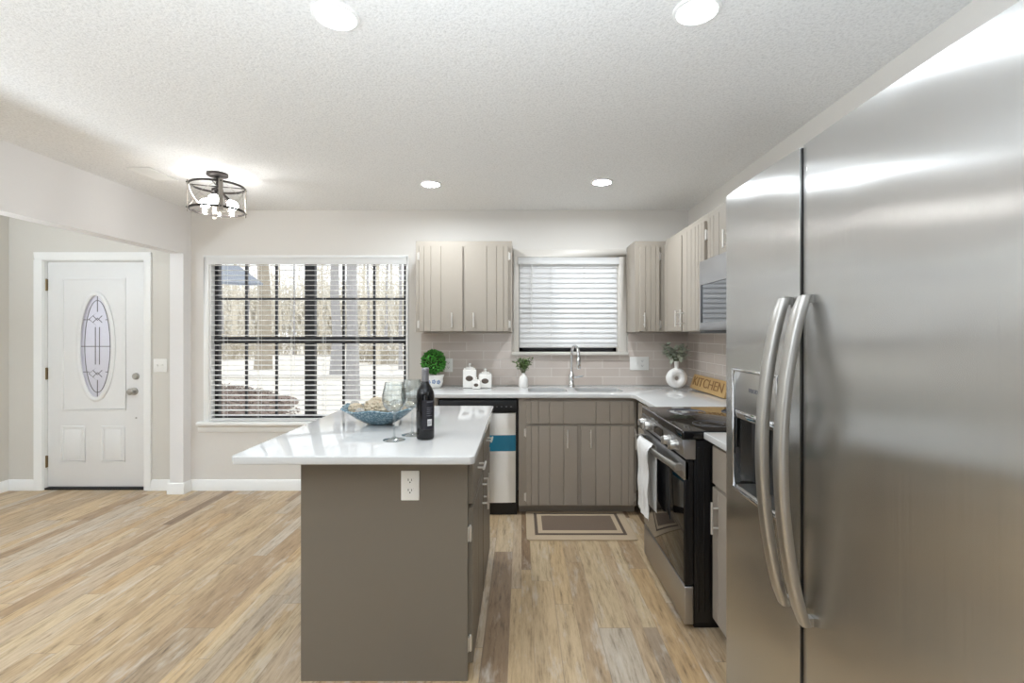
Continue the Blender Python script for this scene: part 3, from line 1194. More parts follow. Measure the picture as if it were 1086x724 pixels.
XU = 1.157
F = F_right(XU)
c = thing('upper_cabinet', 'light greige double door wall cabinet on the right wall above the carved sign', 'cabinet', (1.3, 3.5, UZ0))
carcass(F, 3.035, YU - 0.0215, XR - XU - 0.001, UZ0, UZ1, UP, c)
d = front('door', F, 3.495, 3.905, UZ0 + 0.008, UZ1 - 0.045, (0.08, 0.2), UP, c, False)
pull(F, 3.535, 1.474, 0.118, d)
d = front('door', F, 3.055, 3.470, UZ0 + 0.008, UZ1 - 0.045, (0.1, 0.24, 0.38, 0.56, 0.75), UP, c)
pull(F, 3.425, 1.474, 0.118, d)
hinge(F, 3.052, 1.98, d, -1); hinge(F, 3.052, 1.45, d, -1)
MB().fbox(F, 3.4705, 3.4945, 0.0005, 0.002, UZ0 + 0.008, UZ1 - 0.045).build('shadow_gap', M['groove'], c)
c = thing('microwave_cabinet', 'short light greige wall cabinet directly above the microwave', 'cabinet', (1.3, 2.6, 1.815))
carcass(F, 2.262, 3.033, XR - XU - 0.001, 1.815, UZ1, UP, c)
d = front('door', F, 2.655, 2.995, 1.823, UZ1 - 0.045, G3, UP, c, False)
pull(F, 2.70, 1.89, 0.10, d)
hinge(F, 2.998, 2.0, d, 1); hinge(F, 2.998, 1.86, d, 1)
d = front('door', F, 2.285, 2.635, 1.823, UZ1 - 0.045, G3, UP, c)
pull(F, 2.59, 1.89, 0.10, d)

IP = M['cabinet_shaded']
# ------------------------------------------------------------------ island
IX0, IX1, IY0, IY1 = -0.868, -0.212, 1.93, 3.02
isl = thing('kitchen_island', 'greige kitchen island cabinet with drawers and doors on its right side', 'island', (-0.54, 2.5, 0))
m = MB()
m.box(IX0, IX1, IY0, IY0 + 0.018, 0.0, ZT).box(IX0, IX1, IY1 - 0.018, IY1, 0.0, ZT)
m.box(IX0, IX0 + 0.018, IY0 + 0.018, IY1 - 0.018, 0.0, ZT).box(IX1 - 0.02, IX1, IY0 + 0.018, IY1 - 0.018, 0.05, ZT)
m.box(IX0 + 0.018, IX1 - 0.02, IY0 + 0.018, IY1 - 0.018, 0.05, 0.068)
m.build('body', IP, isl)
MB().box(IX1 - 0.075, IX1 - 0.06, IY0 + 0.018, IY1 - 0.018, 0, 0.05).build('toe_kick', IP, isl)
F = F_island(IX1)
for (u0, u1, near) in ((IY0 + 0.02, 2.462, True), (2.486, IY1 - 0.02, False)):
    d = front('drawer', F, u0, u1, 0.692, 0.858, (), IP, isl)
    pull(F, (u0 + u1) / 2 + (0.0 if near else 0.0), 0.775, 0.115, d, False)
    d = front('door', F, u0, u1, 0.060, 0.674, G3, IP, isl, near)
    pull(F, u1 - 0.035 if near else u0 + 0.035, 0.575, 0.15, d)
    hu = u0 - 0.003 if near else u1 + 0.003
    for z in (0.575, 0.14):
        hinge(F, hu, z, d, -1 if near else 1)
m = MB()
m.prism(rrect(-1.076, -0.173, 1.806, 3.070, 0.022, 5), lambda a, b, z: (a, b, z), 0.8845, 0.915)
o = m.build('island_countertop', M['quartz'], None, 0.004, 3)
tag(o, 'white quartz island top carrying the wine bottle and blue bowl', 'countertop')


def outlet(name, label, F, u, z, kinds, w=None):
    n = len(kinds)
    w = w or (0.072 + 0.046 * (n - 1))
    h = 0.117
    b = F(u, 0, z)
    t = thing(name, label, 'outlet' if 'O' in kinds else 'light switch', b)
    m = MB()
    m.fbox(F, u - w / 2, u + w / 2, 0.0, 0.006, z - h / 2, z + h / 2)
    m.build('cover_plate', M['plastic'], t, 0.003)
    for i, k in enumerate(kinds):
        uc = u + (i - (n - 1) / 2) * 0.046
        if k == 'O':
            for dz in (0.020, -0.020):
                fc = lambda a, bb, hh, uc=uc, zc=z + dz: F(uc + a, hh, zc + bb)
                rc = MB()
                pts = [(0.0165 * math.cos(2 * PI * q / 24), max(-0.0125, min(0.0125, 0.0165 * math.sin(2 * PI * q / 24)))) for q in range(24)]
                rc.prism([(a, bb) for a, bb in pts], lambda a, bb, hh: fc(a, bb, hh), 0.005, 0.0085)
                r_ = rc.build('receptacle', M['plastic'], t)
                sl = MB()
                sl.fbox(F, uc - 0.0078, uc - 0.0052, 0.0080, 0.0088, z + dz + 0.000, z + dz + 0.0085)
                sl.fbox(F, uc + 0.0052, uc + 0.0078, 0.0080, 0.0088, z + dz + 0.000, z + dz + 0.0075)
                sl.lathe([(0.0028, 0.0080), (0.0028, 0.0088)], None, 10, lambda a, bb, hh: F(uc + a, hh, z + dz - 0.006 + bb))
                sl.build('slot', M['slot'], r_)
        else:
            tg = MB()
            tg.fbox(F, uc - 0.006, uc + 0.006, 0.005, 0.008, z - 0.013, z + 0.013)
            tg.fbox(F, uc - 0.004, uc + 0.004, 0.006, 0.016, z + 0.000, z + 0.009)
            tg.build('toggle', M['plastic'], t, 0.001)
    return t


outlet('wall_outlet', 'white duplex outlet on the front panel of the island', F_back(IY0), -0.437, 0.771, 'O')
outlet('wall_outlet', 'white outlet on the tiles behind the round topiary', F_back(YB - TB), -0.634, 1.09, 'O')
outlet('wall_outlet', 'wide white switch and outlet plate on tiles left of the ring vase', F_back(YB - TB), 1.026, 1.105, 'SO', 0.165)
outlet('light_switch', 'white double light switch on the wall right of the front door', F_back(YB), xpx(170.3, YB), zpx(387.5, YB), 'SS')

# ------------------------------------------------------------------ dishwasher
dw = thing('dishwasher', 'stainless dishwasher with black control strip and blue film left of the sink', 'dishwasher', (-0.33, 3.95, 0))
DX0, DX1, DF = -0.624, -0.030, 3.690
MB().box(DX0 + 0.002, DX1 - 0.002, DF + 0.02, YB - 0.02, 0.10, 0.875).build('tub', M['blackmatte'], dw)
MB().box(DX0 + 0.004, DX1 - 0.004, DF - 0.012, DF + 0.018, 0.776, 0.866).build('control_panel', M['blackmatte'], dw, 0.006)
for i in range(7):
    u = -0.30 + i * 0.036
    MB().box(u, u + 0.014, DF - 0.0135, DF - 0.0118, 0.815, 0.820).build('button', M['grey_foil'], dw)
m = MB()
n = 16
poly = [(DX0 + 0.006, 0.022)]
for k in range(n + 1):
    t = k / n
    poly.append((DX0 + 0.006 + t * (DX1 - DX0 - 0.02), -0.006 - 0.012 * math.sin(PI * t) ** 0.6))
poly.append((DX1 - 0.014, 0.022))
m.prism(poly, lambda a, b, z: (a, DF + b, z), 0.098, 0.768)
door = m.build('door', M['steel_dw'], dw, 0.0)
m = MB()
for k in range(n):
    t0, t1 = k / n, (k + 1) / n
    if t0 < 0.02:
        continue
    a = [(DX0 + 0.006 + t * (DX1 - DX0 - 0.02), DF - 0.0066 - 0.012 * math.sin(PI * t) ** 0.6) for t in (t0, t1)]
    m.face([(a[0][0], a[0][1], 0.484), (a[1][0], a[1][1], 0.484), (a[1][0], a[1][1], 0.604), (a[0][0], a[0][1], 0.604)])
o = m.build('protective_film', M['blue'], door)
o['label'] = 'blue strip of protective film across the steel door'
MB().box(DX0 + 0.004, DX1 - 0.004, DF + 0.012, DF + 0.05, 0.0, 0.092).build('kick_plate', M['black'], dw)
MB().box(DX1 - 0.012, DX1 - 0.001, DF + 0.002, DF + 0.02, 0.092, 0.776).build('side_gasket', M['black'], dw)

# ------------------------------------------------------------------ range
RX, RY0, RY1 = 0.754, 2.262, 3.018
rg = thing('range', 'black and stainless slide in electric range with towel on its handle', 'range', (1.1, 2.64, 0))
MB().box(RX + 0.045, 1.43, RY0 + 0.004, RY1 - 0.004, 0.03, 0.872).build('body', M['black'], rg, 0.003)
m = MB()
for k in range(3):
    m.box(RX + 0.06 + k * 0.028, RX + 0.068 + k * 0.028, RY0 + 0.001, RY0 + 0.005, 0.08, 0.84)
m.build('side_rib', M['black'], rg, 0.001)
MB().box(RX + 0.05, 1.42, RY0 + 0.02, RY1 - 0.02, 0.0, 0.03).build('base', M['black'], rg)
m = MB()
m.box(RX - 0.012, XR - 0.012, RY0, RY1, 0.876, 0.917)
m.build('cooktop', M['blackglass'], rg, 0.008, 3)
MB().box(RX - 0.0135, RX - 0.008, RY0 + 0.01, RY1 - 0.01, 0.9175, 0.9205).build('front_trim', M['steel'], rg, 0.001)
for (bx, by, br) in ((0.95, 2.45, 0.09), (0.95, 2.83, 0.105), (1.24, 2.45, 0.105), (1.24, 2.83, 0.08)):
    for q in (br, br * 0.62):
        MB().tube([(bx + q * math.cos(2 * PI * k / 40), by + q * math.sin(2 * PI * k / 40), 0.9172) for k in range(40)], 0.0012, 4, closed=True).build('burner_ring', M['label_grey'], rg)
m = MB()
m.prism([(RX - 0.012, 0.876), (RX + 0.05, 0.876), (RX + 0.05, 0.786), (RX + 0.006, 0.786), (RX - 0.004, 0.80)], lambda a, z, u: (a, u, z), RY0, RY1)
cp = m.build('control_panel', M['steel'], rg, 0.002)
MB().box(RX - 0.0105, RX + 0.0, 2.575, 2.755, 0.815, 0.862).build('display', M['blackglass'], cp)
for ky in (2.350, 2.462, 2.835, 2.945):
    f_ = lambda a, b, h, ky=ky: (RX - 0.006 - h, ky + a, 0.834 + b)
    k_ = MB().lathe([(0.027, 0.0), (0.027, 0.006), (0.0235, 0.009), (0.022, 0.034), (0.019, 0.038), (0.001, 0.038)], None, 24, f_)
    kk = k_.build('knob', M['handle_steel'], rg)
    MB().box(RX - 0.054, RX - 0.04, ky - 0.004, ky + 0.004, 0.816, 0.852).build('grip', M['handle_steel'], kk, 0.002)
od = MB()
od.box(RX, RX + 0.042, RY0 + 0.003, RY1 - 0.003, 0.205, 0.780)
od = od.build('oven_door', M['black'], rg, 0.004)
MB().box(RX - 0.004, RX + 0.02, RY0 + 0.003, RY1 - 0.003, 0.690, 0.779).build('door_band', M['steel'], od, 0.003)
MB().box(RX - 0.003, RX + 0.01, RY0 + 0.008, RY1 - 0.008, 0.214, 0.689).build('door_glass', M['blackglass'], od, 0.002)
pts = []
rs = []
for k in range(21):
    t = k / 20
    pts.append((RX - 0.028 - 0.030 * math.sin(PI * t), RY0 + 0.03 + t * (RY1 - RY0 - 0.06), 0.742))
    rs.append(0.0165)
h = MB().tube(pts, rs, 16, flat=0.62, up=(1, 0, 0))
for yy in (RY0 + 0.045, RY1 - 0.045):
    h.box(RX - 0.034, RX + 0.0, yy - 0.016, yy + 0.016, 0.728, 0.756)
h.build('handle', M['handle_steel'], od)
MB().box(RX, RX + 0.042, RY0 + 0.003, RY1 - 0.003, 0.022, 0.198).build('drawer', M['steel'], rg, 0.005, 3)

# towel over the handle
tw = MB()
NY, y0, y1 = 30, 2.615, 2.845


def tcol(path, y, ph):
    out = []
    for i, (x, z) in enumerate(path):
        drop = max(0.0, 0.76 - z)
        rip = 0.006 * math.sin(ph * 9.0 + 0.6) * min(1, drop / 0.12) + 0.004 * math.sin(ph * 21) * min(1, drop / 0.2)
        out.append((x + rip * (1 if x < RX - 0.05 else 0.2), y, z))
    return out


hx = RX - 0.055
path = [(hx - 0.026, 0.372)]
for k in range(1, 13):
    path.append((hx - 0.026 + 0.004 * math.sin(k), 0.372 + (0.742 - 0.372) * k / 12))
for k in range(1, 8):
    a = R(180 - 180 * k / 8)
    path.append((hx + 0.0225 * math.cos(a), 0.748 + 0.0225 * math.sin(a)))
for k in range(0, 11):
    path.append((hx + 0.0225, 0.742 - k * 0.034))
cols = []
for j in range(NY + 1):
    t = j / NY
    y = y0 + (y1 - y0) * t
    cols.append([tw.bm.verts.new((p[0], p[1] + 0.012 * math.sin(p[2] * 9) * (t - 0.5), p[2] + 0.012 * (t - 0.5) * (1 if p[0] < hx else -1))) for p in tcol(path, y, t)])
for a, b in zip(cols, cols[1:]):
    for k in range(len(a) - 1):
        tw.bm.faces.new((a[k], a[k + 1], b[k + 1], b[k]))
bmesh.ops.solidify(tw.bm, geom=tw.bm.faces[:], thickness=0.005)
o = tw.build('dish_towel', M['towel'])
tag(o, 'white terry towel hanging over the oven door handle', 'towel')

# ------------------------------------------------------------------ microwave
mw = thing('microwave', 'over the range stainless microwave with dark window', 'microwave', (1.25, 2.64, 1.366))
MX = 1.094
MB().box(MX + 0.03, XR - 0.010, 2.264, 3.016, 1.368, 1.808).build('body', M['blackmatte'], mw, 0.003)
door = MB().box(MX, MX + 0.032, 2.47, 3.014, 1.385, 1.806).build('door', M['steel'], mw, 0.004)
cut(door, [MB().box(MX - 0.02, MX + 0.02, 2.55, 2.992, 1.432, 1.662)])
MB().box(MX + 0.006, MX + 0.016, 2.545, 2.995, 1.428, 1.666).build('window', mat('dark_mirrored_door_glass', (26, 32, 40), 0.05, 0.0, IOR=2.6), door)
MB().tube([(MX - 0.002, 2.50, 1.42), (MX - 0.035, 2.50, 1.45), (MX - 0.035, 2.50, 1.72), (MX - 0.002, 2.50, 1.75)], 0.010, 12).build('handle', M['handle_steel'], door)
MB().box(MX, MX + 0.032, 2.266, 2.466, 1.385, 1.806).build('control_panel', M['blackglass'], mw, 0.004)
MB().box(MX + 0.004, MX + 0.03, 2.266, 3.014, 1.368, 1.383).build('vent_grille', M['blackmatte'], mw)

# ------------------------------------------------------------------ refrigerator
fr_ = thing('refrigerator', 'large stainless side by side refrigerator with curved handles and dispenser', 'refrigerator', (1.0, 1.04, 0))
FX = 0.620
FYa, FYs, FYb = 1.499, 1.093, 0.582
FTOP = 1.785
MB().box(FX + 0.085, 1.42, FYb + 0.006, FYa - 0.006, 0.02, FTOP - 0.012).build('cabinet', noisy('grey_fridge_side', (120, 120, 122), 0.5, 80, 0.05, 0.1), fr_, 0.004)


def fdoor(name, ya, yb):
    w = yb - ya
    poly = [(ya, 0.075), (ya, 0.022)]
    n = 20
    for k in range(n + 1):
        t = k / n
        e = min(t, 1 - t) * w
        ed = 0.007 * (1 - min(1, e / 0.007)) ** 2
        poly.append((ya + t * w, ed - 0.006 * math.sin(PI * t) + 0.004))
    # extra points close to the rounded edges
    for ex in (0.0012, 0.0028, 0.0045):
        ed = 0.007 * (1 - ex / 0.007) ** 2
        poly.append((ya + ex, ed - 0.006 * math.sin(PI * ex / w) + 0.004))
        poly.append((yb - ex, ed - 0.006 * math.sin(PI * ex / w) + 0.004))
    fr2 = sorted(poly[2:], key=lambda p: p[0])
    poly = [(ya, 0.075)] + fr2 + [(yb, 0.075)]
    return MB().prism(poly, lambda a, b, z: (FX + b, a, z), 0.075, FTOP).build(name, M['steel_fridge'], fr_, 0.0, angle=50)


fz = fdoor('freezer_door', FYs + 0.003, FYa)
fd = fdoor('refrigerator_door', FYb, FYs - 0.003)
MB().box(FX + 0.003, FX + 0.084, FYs - 0.0035, FYs + 0.0035, 0.08, FTOP - 0.004).build('door_gap_shade', M['black'], fr_)  # black bar filling the gap, standing in for the shade between the doors
# dispenser
Da, Db, Dz0, Dz1 = 1.185, 1.438, 0.918, 1.265
cut(fz, [MB().box(FX - 0.05, FX + 0.066, Da, Db, Dz0, Dz1)])
dp = MB()
dp.box(FX + 0.060, FX + 0.066, Da, Db, Dz0, Dz1)
dp = dp.build('dispenser_recess', M['blackmatte'], fz)
m = MB()
t_ = 0.008
m.box(FX - 0.004, FX + 0.02, Da - 0.003, Da + t_, Dz0 - 0.003, Dz1 + 0.003).box(FX - 0.004, FX + 0.02, Db - t_, Db + 0.003, Dz0 - 0.003, Dz1 + 0.003)
m.box(FX - 0.004, FX + 0.02, Da, Db, Dz0 - 0.003, Dz0 + t_).box(FX - 0.004, FX + 0.02, Da, Db, Dz1 - t_ * 0.6, Dz1 + 0.003)
m.build('dispenser_bezel', M['chrome'], dp, 0.003)
m = MB()
m.box(FX + 0.003, FX + 0.05, Da + t_, Db - t_, 1.150, Dz1 - 0.004)
dc = m.build('dispenser_panel', M['handle_steel'], dp, 0.002)
MB().box(FX - 0.001, FX + 0.05, Da + t_, Db - t_, 1.128, 1.150).build('button_strip', M['chrome'], dp, 0.002)
mt_ = Matrix(((0, 0, -1, FX + 0.0025), (-1, 0, 0, 1.30), (0, 1, 0, 1.212), (0, 0, 0, 1)))
text_mesh('brand_lettering', 'FRIGIDAIRE', 0.016, M['label_grey'], dp, mt_, 0.0004, width=0.085)
for yy in (1.255, 1.365):
    MB().box(FX + 0.03, FX + 0.044, yy - 0.022, yy + 0.022, 1.02, 1.126).build('dispenser_paddle', M['blackmatte'], dp, 0.004)
MB().box(FX + 0.004, FX + 0.058, Da + 0.012, Db - 0.012, Dz0 + 0.004, Dz0 + 0.014).build('drip_tray', M['handle_steel'], dp)


def fhandle(y, door):
    pts, rs = [], []
    for k in range(25):
        t = k / 24
        s = math.sin(PI * t)
        bulge = 0.012 + 0.052 * (s ** 0.75)
        pts.append((FX - bulge, y, 0.745 + t * 0.705))
        rs.append(0.0185 if 0 < k < 24 else 0.014)
    m = MB()
    ring = []
    for (p, r_) in zip(pts, rs):
        q = []
        for j in range(16):
            a = 2 * PI * j / 16
            ca, sa = math.cos(a), math.sin(a)
            q.append(m.bm.verts.new((p[0] + 0.011 * math.copysign(abs(ca) ** 0.6, ca), p[1] + r_ * math.copysign(abs(sa) ** 0.6, sa), p[2])))
        ring.append(q)
    for a, b in zip(ring, ring[1:]):
        for j in range(16):
            l = (j + 1) % 16
            m.bm.faces.new((a[j], a[l], b[l], b[j]))
    m.bm.faces.new(ring[0][::-1]); m.bm.faces.new(ring[-1])
    for zz in (0.752, 1.443):
        m.box(FX - 0.014, FX + 0.006, y - 0.009, y + 0.009, zz - 0.008, zz + 0.010)
    return m.build('handle', M['handle_steel'], door)


fhandle(1.134, fz)
fhandle(1.052, fd)
MB().box(FX + 0.03, FX + 0.12, FYb + 0.02, FYa - 0.02, 0.0, 0.068).build('base_grille', M['blackmatte'], fr_)

# ------------------------------------------------------------------ rug
rg2 = thing('kitchen_rug', 'tan and brown bordered mat on the floor in front of the sink', 'rug', (0.40, 3.5, 0))
rx0, rx1, ry0, ry1 = 0.034, 0.773, 3.232, 3.755
MB().prism(rrect(rx0, rx1, ry0, ry1, 0.02), lambda a, b, z: (a, b, z), 0.0, 0.008).build('border', M['rug_tan'], rg2, 0.002)
MB().box(rx0 + 0.058, rx1 - 0.058, ry0 + 0.075, ry1 - 0.05, 0.0085, 0.0095).build('band', M['rug_dark'], rg2)
MB().box(rx0 + 0.080, rx1 - 0.080, ry0 + 0.102, ry1 - 0.070, 0.0095, 0.0103).build('inner_border', M['rug_tan'], rg2)
MB().box(rx0 + 0.112, rx1 - 0.112, ry0 + 0.150, ry1 - 0.105, 0.0103, 0.0112).build('field', M['rug_brown'], rg2)

# ------------------------------------------------------------------ things on the island
bx, by = -0.414, 2.112
bt = thing('wine_bottle', 'dark wine bottle with grey foil neck on the island', 'bottle', (bx, by, 0.915))
MB().lathe([(0.001, 0.004), (0.028, 0.0), (0.036, 0.003), (0.0385, 0.010), (0.0385, 0.185), (0.036, 0.203), (0.027, 0.222), (0.017, 0.237), (0.0145, 0.25), (0.0140, 0.298), (0.001, 0.298)], (bx, by, 0.9152), 36).build('glass_body', M['bottle'], bt)
MB().lathe([(0.0153, 0.236), (0.0150, 0.252), (0.0148, 0.292), (0.0162, 0.293), (0.0162, 0.302), (0.0145, 0.305), (0.001, 0.3055)], (bx, by, 0.9152), 28, cap0=False).build('foil_capsule', M['grey_foil'], bt)


def wrap(name, a0, a1, z0, z1, r, mt, parent):
    m = MB()
    n = 10
    for k in range(n):
        ta, tb = R(a0 + (a1 - a0) * k / n), R(a0 + (a1 - a0) * (k + 1) / n)
        p = [(bx + r * math.cos(ta), by + r * math.sin(ta)), (bx + r * math.cos(tb), by + r * math.sin(tb))]
        m.face([(*p[0], z0), (*p[1], z0), (*p[1], z1), (*p[0], z1)])
    return m.build(name, mt, parent)


lab = wrap('back_label', -100, -18, 0.960, 1.085, 0.0387, mat('dark_bottle_label', (34, 33, 40), 0.35), bt)
wrap('barcode_patch', -66, -35, 0.976, 1.004, 0.0390, M['label_white'], lab)
m = MB()
for k in range(8):
    a = R(-63 + k * 3.3)
    m.face([(bx + 0.0392 * math.cos(a + q * 0.02), by + 0.0392 * math.sin(a + q * 0.02), z) for q, z in ((0, 0.980), (1, 0.980), (1, 0.999), (0, 0.999))])
m.build('barcode', M['label_grey'], lab)
for k, (z, e) in enumerate(((1.075, -26), (1.052, -30), (1.044, -36), (1.036, -30), (1.028, -40), (1.018, -34))):
    wrap('print_line', -70, e, z, z + (0.005 if k == 0 else 0.0025), 0.0390, M['label_grey'], lab)


def wineglass(x, y, label):
    prof = [(0.001, 0.004), (0.046, 0.0), (0.047, 0.0015), (0.020, 0.006), (0.0055, 0.014), (0.0042, 0.03), (0.0042, 0.108), (0.008, 0.116),
            (0.028, 0.126), (0.044, 0.146), (0.050, 0.170), (0.049, 0.196), (0.042, 0.228), (0.038, 0.246),
            (0.0372, 0.246), (0.0412, 0.228), (0.0482, 0.196), (0.0492, 0.170), (0.0432, 0.147), (0.027, 0.128), (0.008, 0.119), (0.001, 0.118)]
    o = MB().lathe(prof, (x, y, 0.9152), 40).build('wine_glass', M['stemware'])
    return tag(o, label, 'wine glass', 'pair of wine glasses')


wineglass(-0.541, 2.085, 'empty wine glass in front of the blue bowl, left of the two')
wineglass(-0.487, 2.19, 'empty wine glass just behind the wine bottle')

# blue dish
cx, cy = -0.708, 2.462
m = MB()


def dish(sc, zoff, rev):
    rings = []
    for i in range(9):
        t = i / 8
        ring = []
        for k in range(48):
            a = 2 * PI * k / 48
            ca, sa = math.cos(a), math.sin(a)
            sq = 1.0 / (abs(ca) ** 3.2 + abs(sa) ** 3.2) ** (1 / 3.2)
            rr = 0.055 + (0.182 - 0.055) * t
            k2 = 1 + (sq - 1) * t * 1.0
            corner = (abs(math.cos(a)) ** 6) * 0.014 * t ** 3
            wave = 0.004 * t ** 2 * math.sin(a * 7)
            ring.append(m.bm.verts.new((cx + rr * k2 * ca * sc, cy + rr * k2 * sa * sc * 0.80, 0.9155 + zoff + 0.078 * t ** 1.25 + corner + wave)))
        rings.append(ring)
    return rings


ro = dish(1.0, 0.0, False)
ri = dish(0.97, 0.005, True)
for rr in (ro, ri):
    for a, b in zip(rr, rr[1:]):
        for k in range(48):
            l = (k + 1) % 48
            m.bm.faces.new((a[k], a[l], b[l], b[k]))
    m.bm.faces.new(rr[0])
for k in range(48):
    l = (k + 1) % 48
    m.bm.faces.new((ro[-1][k], ro[-1][l], ri[-1][l], ri[-1][k]))
o = m.build('decorative_bowl', M['mosaic'])
tag(o, 'flared blue mosaic glass bowl of dried filler on the island', 'bowl')
# dried fillers
fill = [((-0.010, -0.020, 0.066), 0.066, 'dried', 'largest bumpy beige dried ball in the middle of the blue bowl'),
        ((-0.118, -0.015, 0.064), 0.036, 'dried', 'beige dried ball at the left of the blue bowl'),
        ((-0.146, 0.050, 0.078), 0.022, 'shell', 'small grey shell at the left rim of the blue bowl'),
        ((-0.080, 0.070, 0.066), 0.030, 'shell', 'grey white shell at the back left of the blue bowl'),
        ((0.100, -0.032, 0.062), 0.038, 'dried', 'beige dried ball in the blue bowl behind the left wine glass'),
        ((0.060, 0.062, 0.070), 0.036, 'shell', 'grey white shell at the back of the blue bowl'),
        ((0.136, 0.038, 0.072), 0.027, 'dried', 'beige dried ball at the right end of the blue bowl'),
        ((-0.074, -0.086, 0.062), 0.021, 'shell', 'small pale shell at the front left of the blue bowl')]
for (p, r_, k, lab) in fill:
    m = MB().ball((cx + p[0], cy + p[1], 0.9155 + p[2] + 0.012), r_, 1.0, 0.95, 0.82, 4)
    if k == 'dried':
        for v in m.bm.verts:
            n = v.co - Vector((cx + p[0], cy + p[1], 0.9275 + p[2]))
            v.co += n * 0.10 * (math.sin(n.x * 420) * math.sin(n.y * 390) + math.sin(n.z * 400) * 0.5)
    else:
        for v in m.bm.verts:
            n = v.co - Vector((cx + p[0], cy + p[1], 0.9275 + p[2]))
            v.co += n * 0.10 * math.sin(math.atan2(n.y, n.x) * 14)
    o = m.build('dried_ball' if k == 'dried' else 'seashell', M[k])
    tag(o, lab, 'dried ball' if k == 'dried' else 'shell', 'fillers in the blue bowl')

# ------------------------------------------------------------------ things on the counter
# topiary
tx, ty = -0.735, 4.10
t = thing('potted_topiary', 'round green boxwood topiary in white flowered pot at the counter end', 'topiary', (tx, ty, 0.915))
MB().lathe([(0.001, 0), (0.055, 0.0), (0.072, 0.02), (0.080, 0.05), (0.078, 0.075), (0.092, 0.108), (0.088, 0.108), (0.074, 0.08), (0.06, 0.07), (0.001, 0.07)], (tx, ty, 0.9152), 36).build('pot', M['ceramic'], t)
mo = MB()
for (da, dz) in ((-78, 0.055), (-50, 0.05), (-108, 0.05)):
    a = R(da)
    c0 = Vector((tx + 0.0815 * math.cos(a), ty + 0.0815 * math.sin(a), 0.9152 + dz))
    s_ = Vector((-math.sin(a), math.cos(a), 0))
    for q in range(5):
        b = 2 * PI * q / 5
        cc = c0 + s_ * 0.011 * math.cos(b) + Vector((0, 0, 0.011 * math.sin(b)))
        mo.ball(cc, 0.0085, 1, 0.5, 1, 1)
mo.build('painted_flowers', M['motif_blue'], t)
fol = MB()
bc = Vector((tx, ty, 1.128))
fol.ball(bc, 0.082, sub=2)
co_ = MB().ball(bc, 0.086, sub=3).build('core', M['leaf_shade'], t)
for i in range(1000):
    z = random.uniform(-1, 1); a = random.uniform(0, 2 * PI); q = math.sqrt(1 - z * z)
    d = Vector((q * math.cos(a), q * math.sin(a), z))
    tv = Vector((random.gauss(0, 1), random.gauss(0, 1), random.gauss(0, 1)))
    dd = (d + tv * 0.5).normalized()
    fol.leaf(bc + d * random.uniform(0.078, 0.092), dd, tv, random.uniform(0.018, 0.028), 0.014)
fol.build('foliage', M['boxwood'], t, normals=False)

# canisters


def canister(x, y, w, h, label, knob=True):
    t = thing('canister', label, 'canister', (x, y, 0.915), 'white ceramic canister set')
    z0 = 0.9152
    MB().prism(rrect(x - w / 2, x + w / 2, y - w * 0.4, y + w * 0.4, w * 0.12), lambda a, b, z: (a, b, z), z0, z0 + h).build('jar_body', M['ceramic'], t, 0.006, 3)
    l = MB().prism(rrect(x - w * 0.44, x + w * 0.44, y - w * 0.34, y + w * 0.34, w * 0.1), lambda a, b, z: (a, b, z), z0 + h + 0.001, z0 + h + w * 0.10)
    l.prism(rrect(x - w * 0.3, x + w * 0.3, y - w * 0.22, y + w * 0.22, w * 0.1), lambda a, b, z: (a, b, z), z0 + h + w * 0.10, z0 + h + w * 0.2)
    l.lathe([(w * 0.10, 0), (w * 0.07, w * 0.08), (w * 0.13, w * 0.18), (w * 0.12, w * 0.24), (0.001, w * 0.27)], (x, y, z0 + h + w * 0.2), 18)
    l.build('lid', M['ceramic'], t, 0.003)
    MB().lathe([(0.001, 0.0012), (w * 0.26, 0.001), (w * 0.28, 0.0)], None, 24, lambda a, b, hh: (x + a, y - w * 0.4 - hh, z0 + h * 0.52 + b * 0.72)).build('oval_motif', M['motif_brown'], t)


canister(-0.432, 4.11, 0.112, 0.150, 'tallest white ceramic canister with brown oval, left of the three')
canister(-0.302, 4.11, 0.108, 0.108, 'medium white ceramic canister with brown oval, right of the three')
canister(-0.368, 4.005, 0.066, 0.062, 'smallest white ceramic canister in front of the other two')

# small white vase with herbs
vx, vy = 0.016, 4.11
o = MB().lathe([(0.001, 0), (0.032, 0.0), (0.036, 0.006), (0.036, 0.075), (0.026, 0.095), (0.014, 0.108), (0.014, 0.120), (0.011, 0.120), (0.011, 0.1), (0.001, 0.095)], (vx, vy, 0.9152), 28).build('bud_vase', M['matceramic'])
tag(o, 'small white matte bud vase left of the faucet', 'vase')
hp = thing('leafy_sprigs', 'muted green leafy sprigs in the small white bud vase', 'foliage', (vx, vy, 1.03))
st, lf = MB(), MB()
for i in range(24):
    a = random.uniform(0, 2 * PI); sp = random.uniform(0.02, 0.085); hh = random.uniform(0.06, 0.125)
    p0 = Vector((vx + 0.004 * math.cos(a), vy + 0.004 * math.sin(a), 1.015))
    p1 = Vector((vx + sp * math.cos(a), vy + sp * math.sin(a) * 0.8, 1.03 + hh))
    pm = (p0 + p1) / 2 + Vector((0, 0, 0.02))
    st.tube([p0, pm, p1], 0.0014, 5)
    for k in range(9):
        tt = 0.35 + 0.65 * k / 8
        b = p0.lerp(pm, tt * 2) if tt < 0.5 else pm.lerp(p1, tt * 2 - 1)
        d = Vector((random.gauss(0, 1), random.gauss(0, 1), random.gauss(0.4, 0.7)))
        lf.leaf(b, d, (0, 0, 1), random.uniform(0.024, 0.036), 0.018)
st.build('stems', M['stem'], hp)
lf.build('leaves', M['herb'], hp, normals=False)

